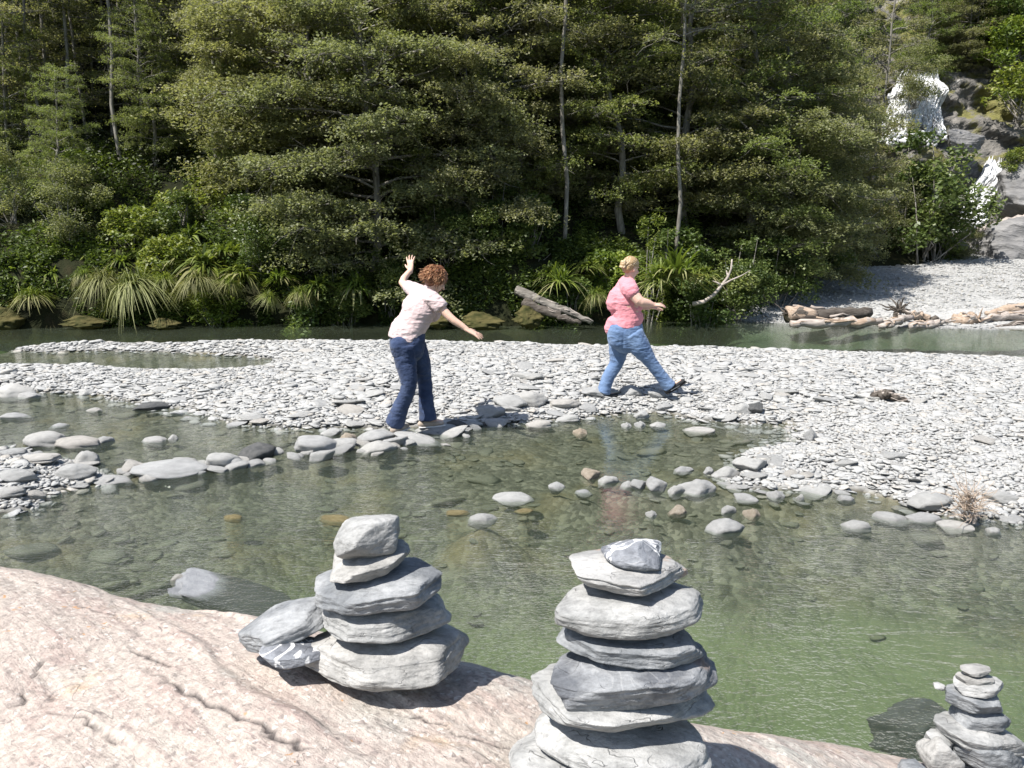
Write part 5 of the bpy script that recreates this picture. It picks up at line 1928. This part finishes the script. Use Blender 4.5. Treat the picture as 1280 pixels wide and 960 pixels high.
    # curly bob
    cap = [ellipsoid(L(0, -.022, .040), np.array([.092, .108, .098]), M), ellipsoid(L(0, -.06, -.02), np.array([.088, .066, .080]), M)]
    me = fuse('hair', cap, .008, 3, .5, lambda P: .012 * fbm(P * 34, 3, 5))
    mb = MB()

    def spec(g):
        th, ph = g.uniform(0, 2 * PI), g.uniform(-.35, 1.0)
        d = np.array([math.cos(th) * math.sqrt(1 - min(ph * ph, .99)), math.sin(th) * math.sqrt(1 - min(ph * ph, .99)), ph])
        if d[1] > .55 and d[2] < .45:
            d[1] = -d[1]
        p = np.array([0, -.03, .03]) + d * np.array([.088, .100, .094])
        out, v = [], d * .0 + g.normal(0, .22, 3) + np.array([0, -.2, -.9])
        v = v - d * min(v @ d, 0) * .9
        for k in range(6):
            out.append(p + .006 * np.array([math.sin(k * 2 + th * 7), math.cos(k * 2 + th * 5), 0]))
            p = p + v / np.linalg.norm(v) * .019
        return out
    ho = link('hair', me, root)
    me.materials.append(M_hair1)
    hair_locks(L, M, 1.0, 620, spec, g, M_hair1, root, .0042).build('curls', M_hair1, ho)
    # thin dark strap at the small of the back
    V, F = tube([A(503, 378, -.10), A(502, 384, -.12), A(503, 391, -.13), A(501, 397, -.10)], [.006, .012, .010, .004], 6)
    return root, (anL, anR)


# ---------------------------------------------------------------- the woman in coral, striding
def woman_coral():
    g = np.random.default_rng(12)
    Y0 = float(ground(757, 497, .10)[1])
    A = lambda x, y, dy=0.0: at(x, y, Y0 + dy)
    fwd = np.array([.93, .36, 0])
    side = np.array([.36, -.93, 0])
    pel, waist, chest, nk = A(783, 416), A(783, 398), A(779, 372), A(786, 350)
    shR, elR, wrR, hR = A(787, 361, -.17), A(799, 376, -.24), A(816, 381, -.22), A(831, 381, -.18)
    shL, elL, wrL = A(781, 360, .17), A(796, 380, .22), A(812, 384, .22)
    hipR, knR, anR = A(789, 420, -.09), A(812, 450, -.10), A(836, 480, -.08)
    hipL, knL, anL = A(777, 420, .09), A(770, 455, .08), A(754, 489, .03)
    hc = A(789, 335)
    hp, L, M = head_pieces(hc, np.array([.80, .52, -.24]), np.array([.12, 0, 1]), 1.0)
    body = hp + [
        loft([pel, waist, chest, chest * .3 + nk * .7], [(.19, .15), (.18, .15), (.19, .14), (.12, .09)], side),
        loft([chest * .2 + nk * .8, nk, nk * .4 + hc * .6], [.07, .062, .058], side),
        loft([shR, elR, elR * .4 + wrR * .6, wrR], [.072, .058, .046, .030], side), loft([shL, elL, wrL], [.066, .053, .030], side),
        loft([chest * .3 + nk * .7, shR], [.07, .065]), loft([chest * .3 + nk * .7, shL], [.07, .065]),
        loft([hipR, knR, anR], [.10, .064, .040], side), loft([hipL, knL, anL], [.10, .064, .040], side),
        loft([anR, anR + np.array([.03, .0, -.03]), anR + np.array([.13, .03, .03])], [.036, .036, .024]),
        loft([anL, anL + np.array([.02, .0, -.035]), anL + np.array([.13, .04, -.055])], [.036, .036, .024]),
    ]
    body += hand(wrR, hR - wrR, np.array([.0, -.35, .9]), -1, .178, .35, .22)
    body += hand(wrL, np.array([.9, .2, -.15]), np.array([.0, .2, .9]), 1, .178, .3, .15)
    root = link('person', fuse('person', body, .0054, 5), None)
    root.data.materials.append(M_skin2)
    tag(root, 'blonde person in coral tee and mid blue jeans striding right over the gravel', 'person')
    face_parts(L, M, 1.0, root)
    neck_b = chest * .25 + nk * .75
    tee = [
        loft([A(781, 408), A(783, 397), A(781, 385), chest, neck_b], [(.200, .166), (.194, .158), (.186, .147), (.192, .142), (.132, .094)], side, cap=.12),
        loft([A(784, 377), A(793, 383)], [.122, .10]), loft([A(786, 392), A(793, 397)], [.132, .106]),
        loft([A(776, 372), A(771, 380)], [.14, .12]),
        loft([neck_b, shR, shR * .58 + elR * .42], [.095, .090, .082], cap=.15), loft([neck_b, shL, shL * .4 + elL * .6], [.10, .097, .086], cap=.15),
        loft([A(770, 406), A(766, 411)], [.12, .10]),
    ]
    me = fuse('tee_shirt', tee, .006, 5, .5, wrinkles(.012, 7.0, 23))
    link('tee_shirt', me, root).data.materials.append(M_tee2)
    jn = [
        loft([A(783, 408), pel, A(783, 424)], [(.20, .175), (.205, .185), (.19, .18)], side),
        loft([A(790, 418, -.09), A(800, 434, -.10), knR, A(825, 468, -.09), A(837, 483, -.08)], [.130, .114, .078, .070, .079], side, cap=.12),
        loft([A(775, 420, .08), A(773, 438, .09), knL, A(760, 472, .05), A(754, 491, .03)], [.128, .112, .078, .070, .079], side, cap=.12),
        loft([A(775, 414, -.05), A(774, 424, -.05)], [.14, .13], side),
    ]
    me = fuse('jeans', jn, .006, 4, .5, wrinkles(.010, 8.0, 29))
    link('jeans', me, root).data.materials.append(M_jean2)
    for an, d, u in ((anR, np.array([.93, .2, .52]), None), (anL, np.array([.95, .28, -.02]), None)):
        d = d / np.linalg.norm(d)
        s = np.cross(d, [0, 0, 1])
        s /= np.linalg.norm(s)
        up = np.cross(s, d)
        c = an - up * .055
        sh = [loft([c - d * .055, c + d * .03, c + d * .12, c + d * .17], [(.042, .040), (.046, .038), (.046, .028), (.035, .020)], s)]
        me = fuse('shoe', sh, .006, 2)
        so = link('shoe', me, root)
        me.materials.append(M_shoe2)
        V, F = loft([c - d * .07 - up * .031, c + d * .05 - up * .031, c + d * .19 - up * .028], [(.042, .011), (.045, .011), (.037, .010)], s)
        link('sole', mesh_from('sole', V, F, M_shoe2), so)
        V, F = loft([c - d * .02 + s * .036 - up * .01, c + d * .09 + s * .038 - up * .012], [.008, .006], s)
        link('stripe', mesh_from('stripe', V, F, M_sole), so)
    cap = [ellipsoid(L(0, -.022, .038), np.array([.083, .100, .092]), M), ellipsoid(L(0, -.062, -.012), np.array([.066, .05, .06]), M), ellipsoid(L(0, -.128, .012), np.array([.040, .036, .042]), M)]
    me = fuse('hair', cap, .007, 3, .5, lambda P: .007 * fbm(P * 40, 3, 5))
    ho = link('hair', me, root)
    me.materials.append(M_hair2)

    def spec(g):
        th, ph = g.uniform(0, 2 * PI), g.uniform(-.2, 1.0)
        r = math.sqrt(max(1 - ph * ph, .01))
        d = np.array([math.cos(th) * r, math.sin(th) * r, ph])
        if d[1] > .6 and d[2] < .45:
            d[1] *= -1
        p = np.array([0, -.022, .036]) + d * np.array([.084, .101, .093])
        q = np.array([0, -.115, .012]) + g.normal(0, .016, 3)
        return [p + (q - p) * t + d * .007 * math.sin(t * PI) * (1 - t) for t in np.linspace(0, g.uniform(.5, 1), 6)]
    mb = hair_locks(L, M, 1.0, 300, spec, g, M_hair2, root, .0036)
    for i in range(90):
        th = g.uniform(0, 6.28)
        P = [L(.036 * math.cos(th + k * .5) * (1 if i % 2 else .6), -.128 + .03 * math.sin(th + k * .5), .012 + .036 * math.sin(th * 3 + k * .4)) for k in range(6)]
        mb.add(*tube(P, np.linspace(.005, .002, 6), 5), g.uniform())
    mb.build('strands', M_hair2, ho)
    return root, (anL, anR)


p1, f1 = woman_pink()
p2, f2 = woman_coral()
# the flat stones that carry their feet
for an, off, lab, grp, W in ((f1[0], (.04, .02), 'flat stone under the far foot of the person in pale pink', ROW, .34), (f1[1], (.02, .04), 'flat stone under the near foot of the person in pale pink', ROW, .36), (f2[0], (.05, .02), 'low grey stone carrying the rear foot of the person in coral', 'stones standing in the shallow water', .30)):
    T = .16
    o = link('river_stone', _cache.get((1, 0)) or mesh_from('river_stone', LIB3[1][0] * .5, LIB3[1][1], M_stone), None, (an[0] + off[0], an[1] + off[1], an[2] - .098 - T / 2 + .012), (0, 0, .2))
    o.scale = (W, W * .75, T)
    tag(o, lab, 'stone', grp)
# ------------------------------------------------------------------ light, camera, view
SUN_EL, SUN_AZ = R(57), (-.80, -.60)      # towards the sun: from the left, behind the camera
sd = np.array([SUN_AZ[0], SUN_AZ[1], 0.0])
sd /= np.linalg.norm(sd)
sdir = Vector((sd[0] * math.cos(SUN_EL), sd[1] * math.cos(SUN_EL), math.sin(SUN_EL)))
L = bpy.data.lights.new('sun', 'SUN')
L.energy = 4.6
L.angle = R(.53)
L.color = (1.0, .955, .90)
so = bpy.data.objects.new('sun', L)
col.objects.link(so)
so.rotation_euler = (-sdir).to_track_quat('-Z', 'Y').to_euler()
w = bpy.data.worlds.new('World')
sc.world = w
w.use_nodes = True
nt = w.node_tree
bg = nt.nodes['Background']
sky = nt.nodes.new('ShaderNodeTexSky')
sky.sky_type = 'NISHITA'
sky.sun_disc = False
sky.sun_elevation = SUN_EL
sky.sun_rotation = math.atan2(sdir.x, sdir.y)
nt.links.new(sky.outputs[0], bg.inputs['Color'])
bg.inputs['Strength'].default_value = .085

cam = bpy.data.cameras.new('camera')
co = bpy.data.objects.new('camera', cam)
col.objects.link(co)
cam.sensor_width = 36
cam.lens = 36 * FOC / 1280
cam.clip_start = .05
cam.clip_end = 2000
co.location = (0, 0, CAM_H)
co.rotation_euler = (PI / 2 - PITCH, 0, 0)
sc.camera = co
sc.view_settings.view_transform = 'Standard'
sc.view_settings.look = 'None'
sc.view_settings.gamma = 1
sc.view_settings.exposure = 1.0
sc.view_settings.use_curve_mapping = False
sc.render.engine = 'CYCLES'
sc.cycles.use_denoising = True
sc.cycles.denoiser = 'OPENIMAGEDENOISE'
sc.cycles.max_bounces = 8
sc.cycles.diffuse_bounces = 3
sc.cycles.glossy_bounces = 3
sc.cycles.transmission_bounces = 4
sc.cycles.transparent_max_bounces = 12
sc.cycles.volume_bounces = 0
sc.cycles.caustics_reflective = False
sc.cycles.caustics_refractive = False
sc.cycles.sample_clamp_indirect = 6
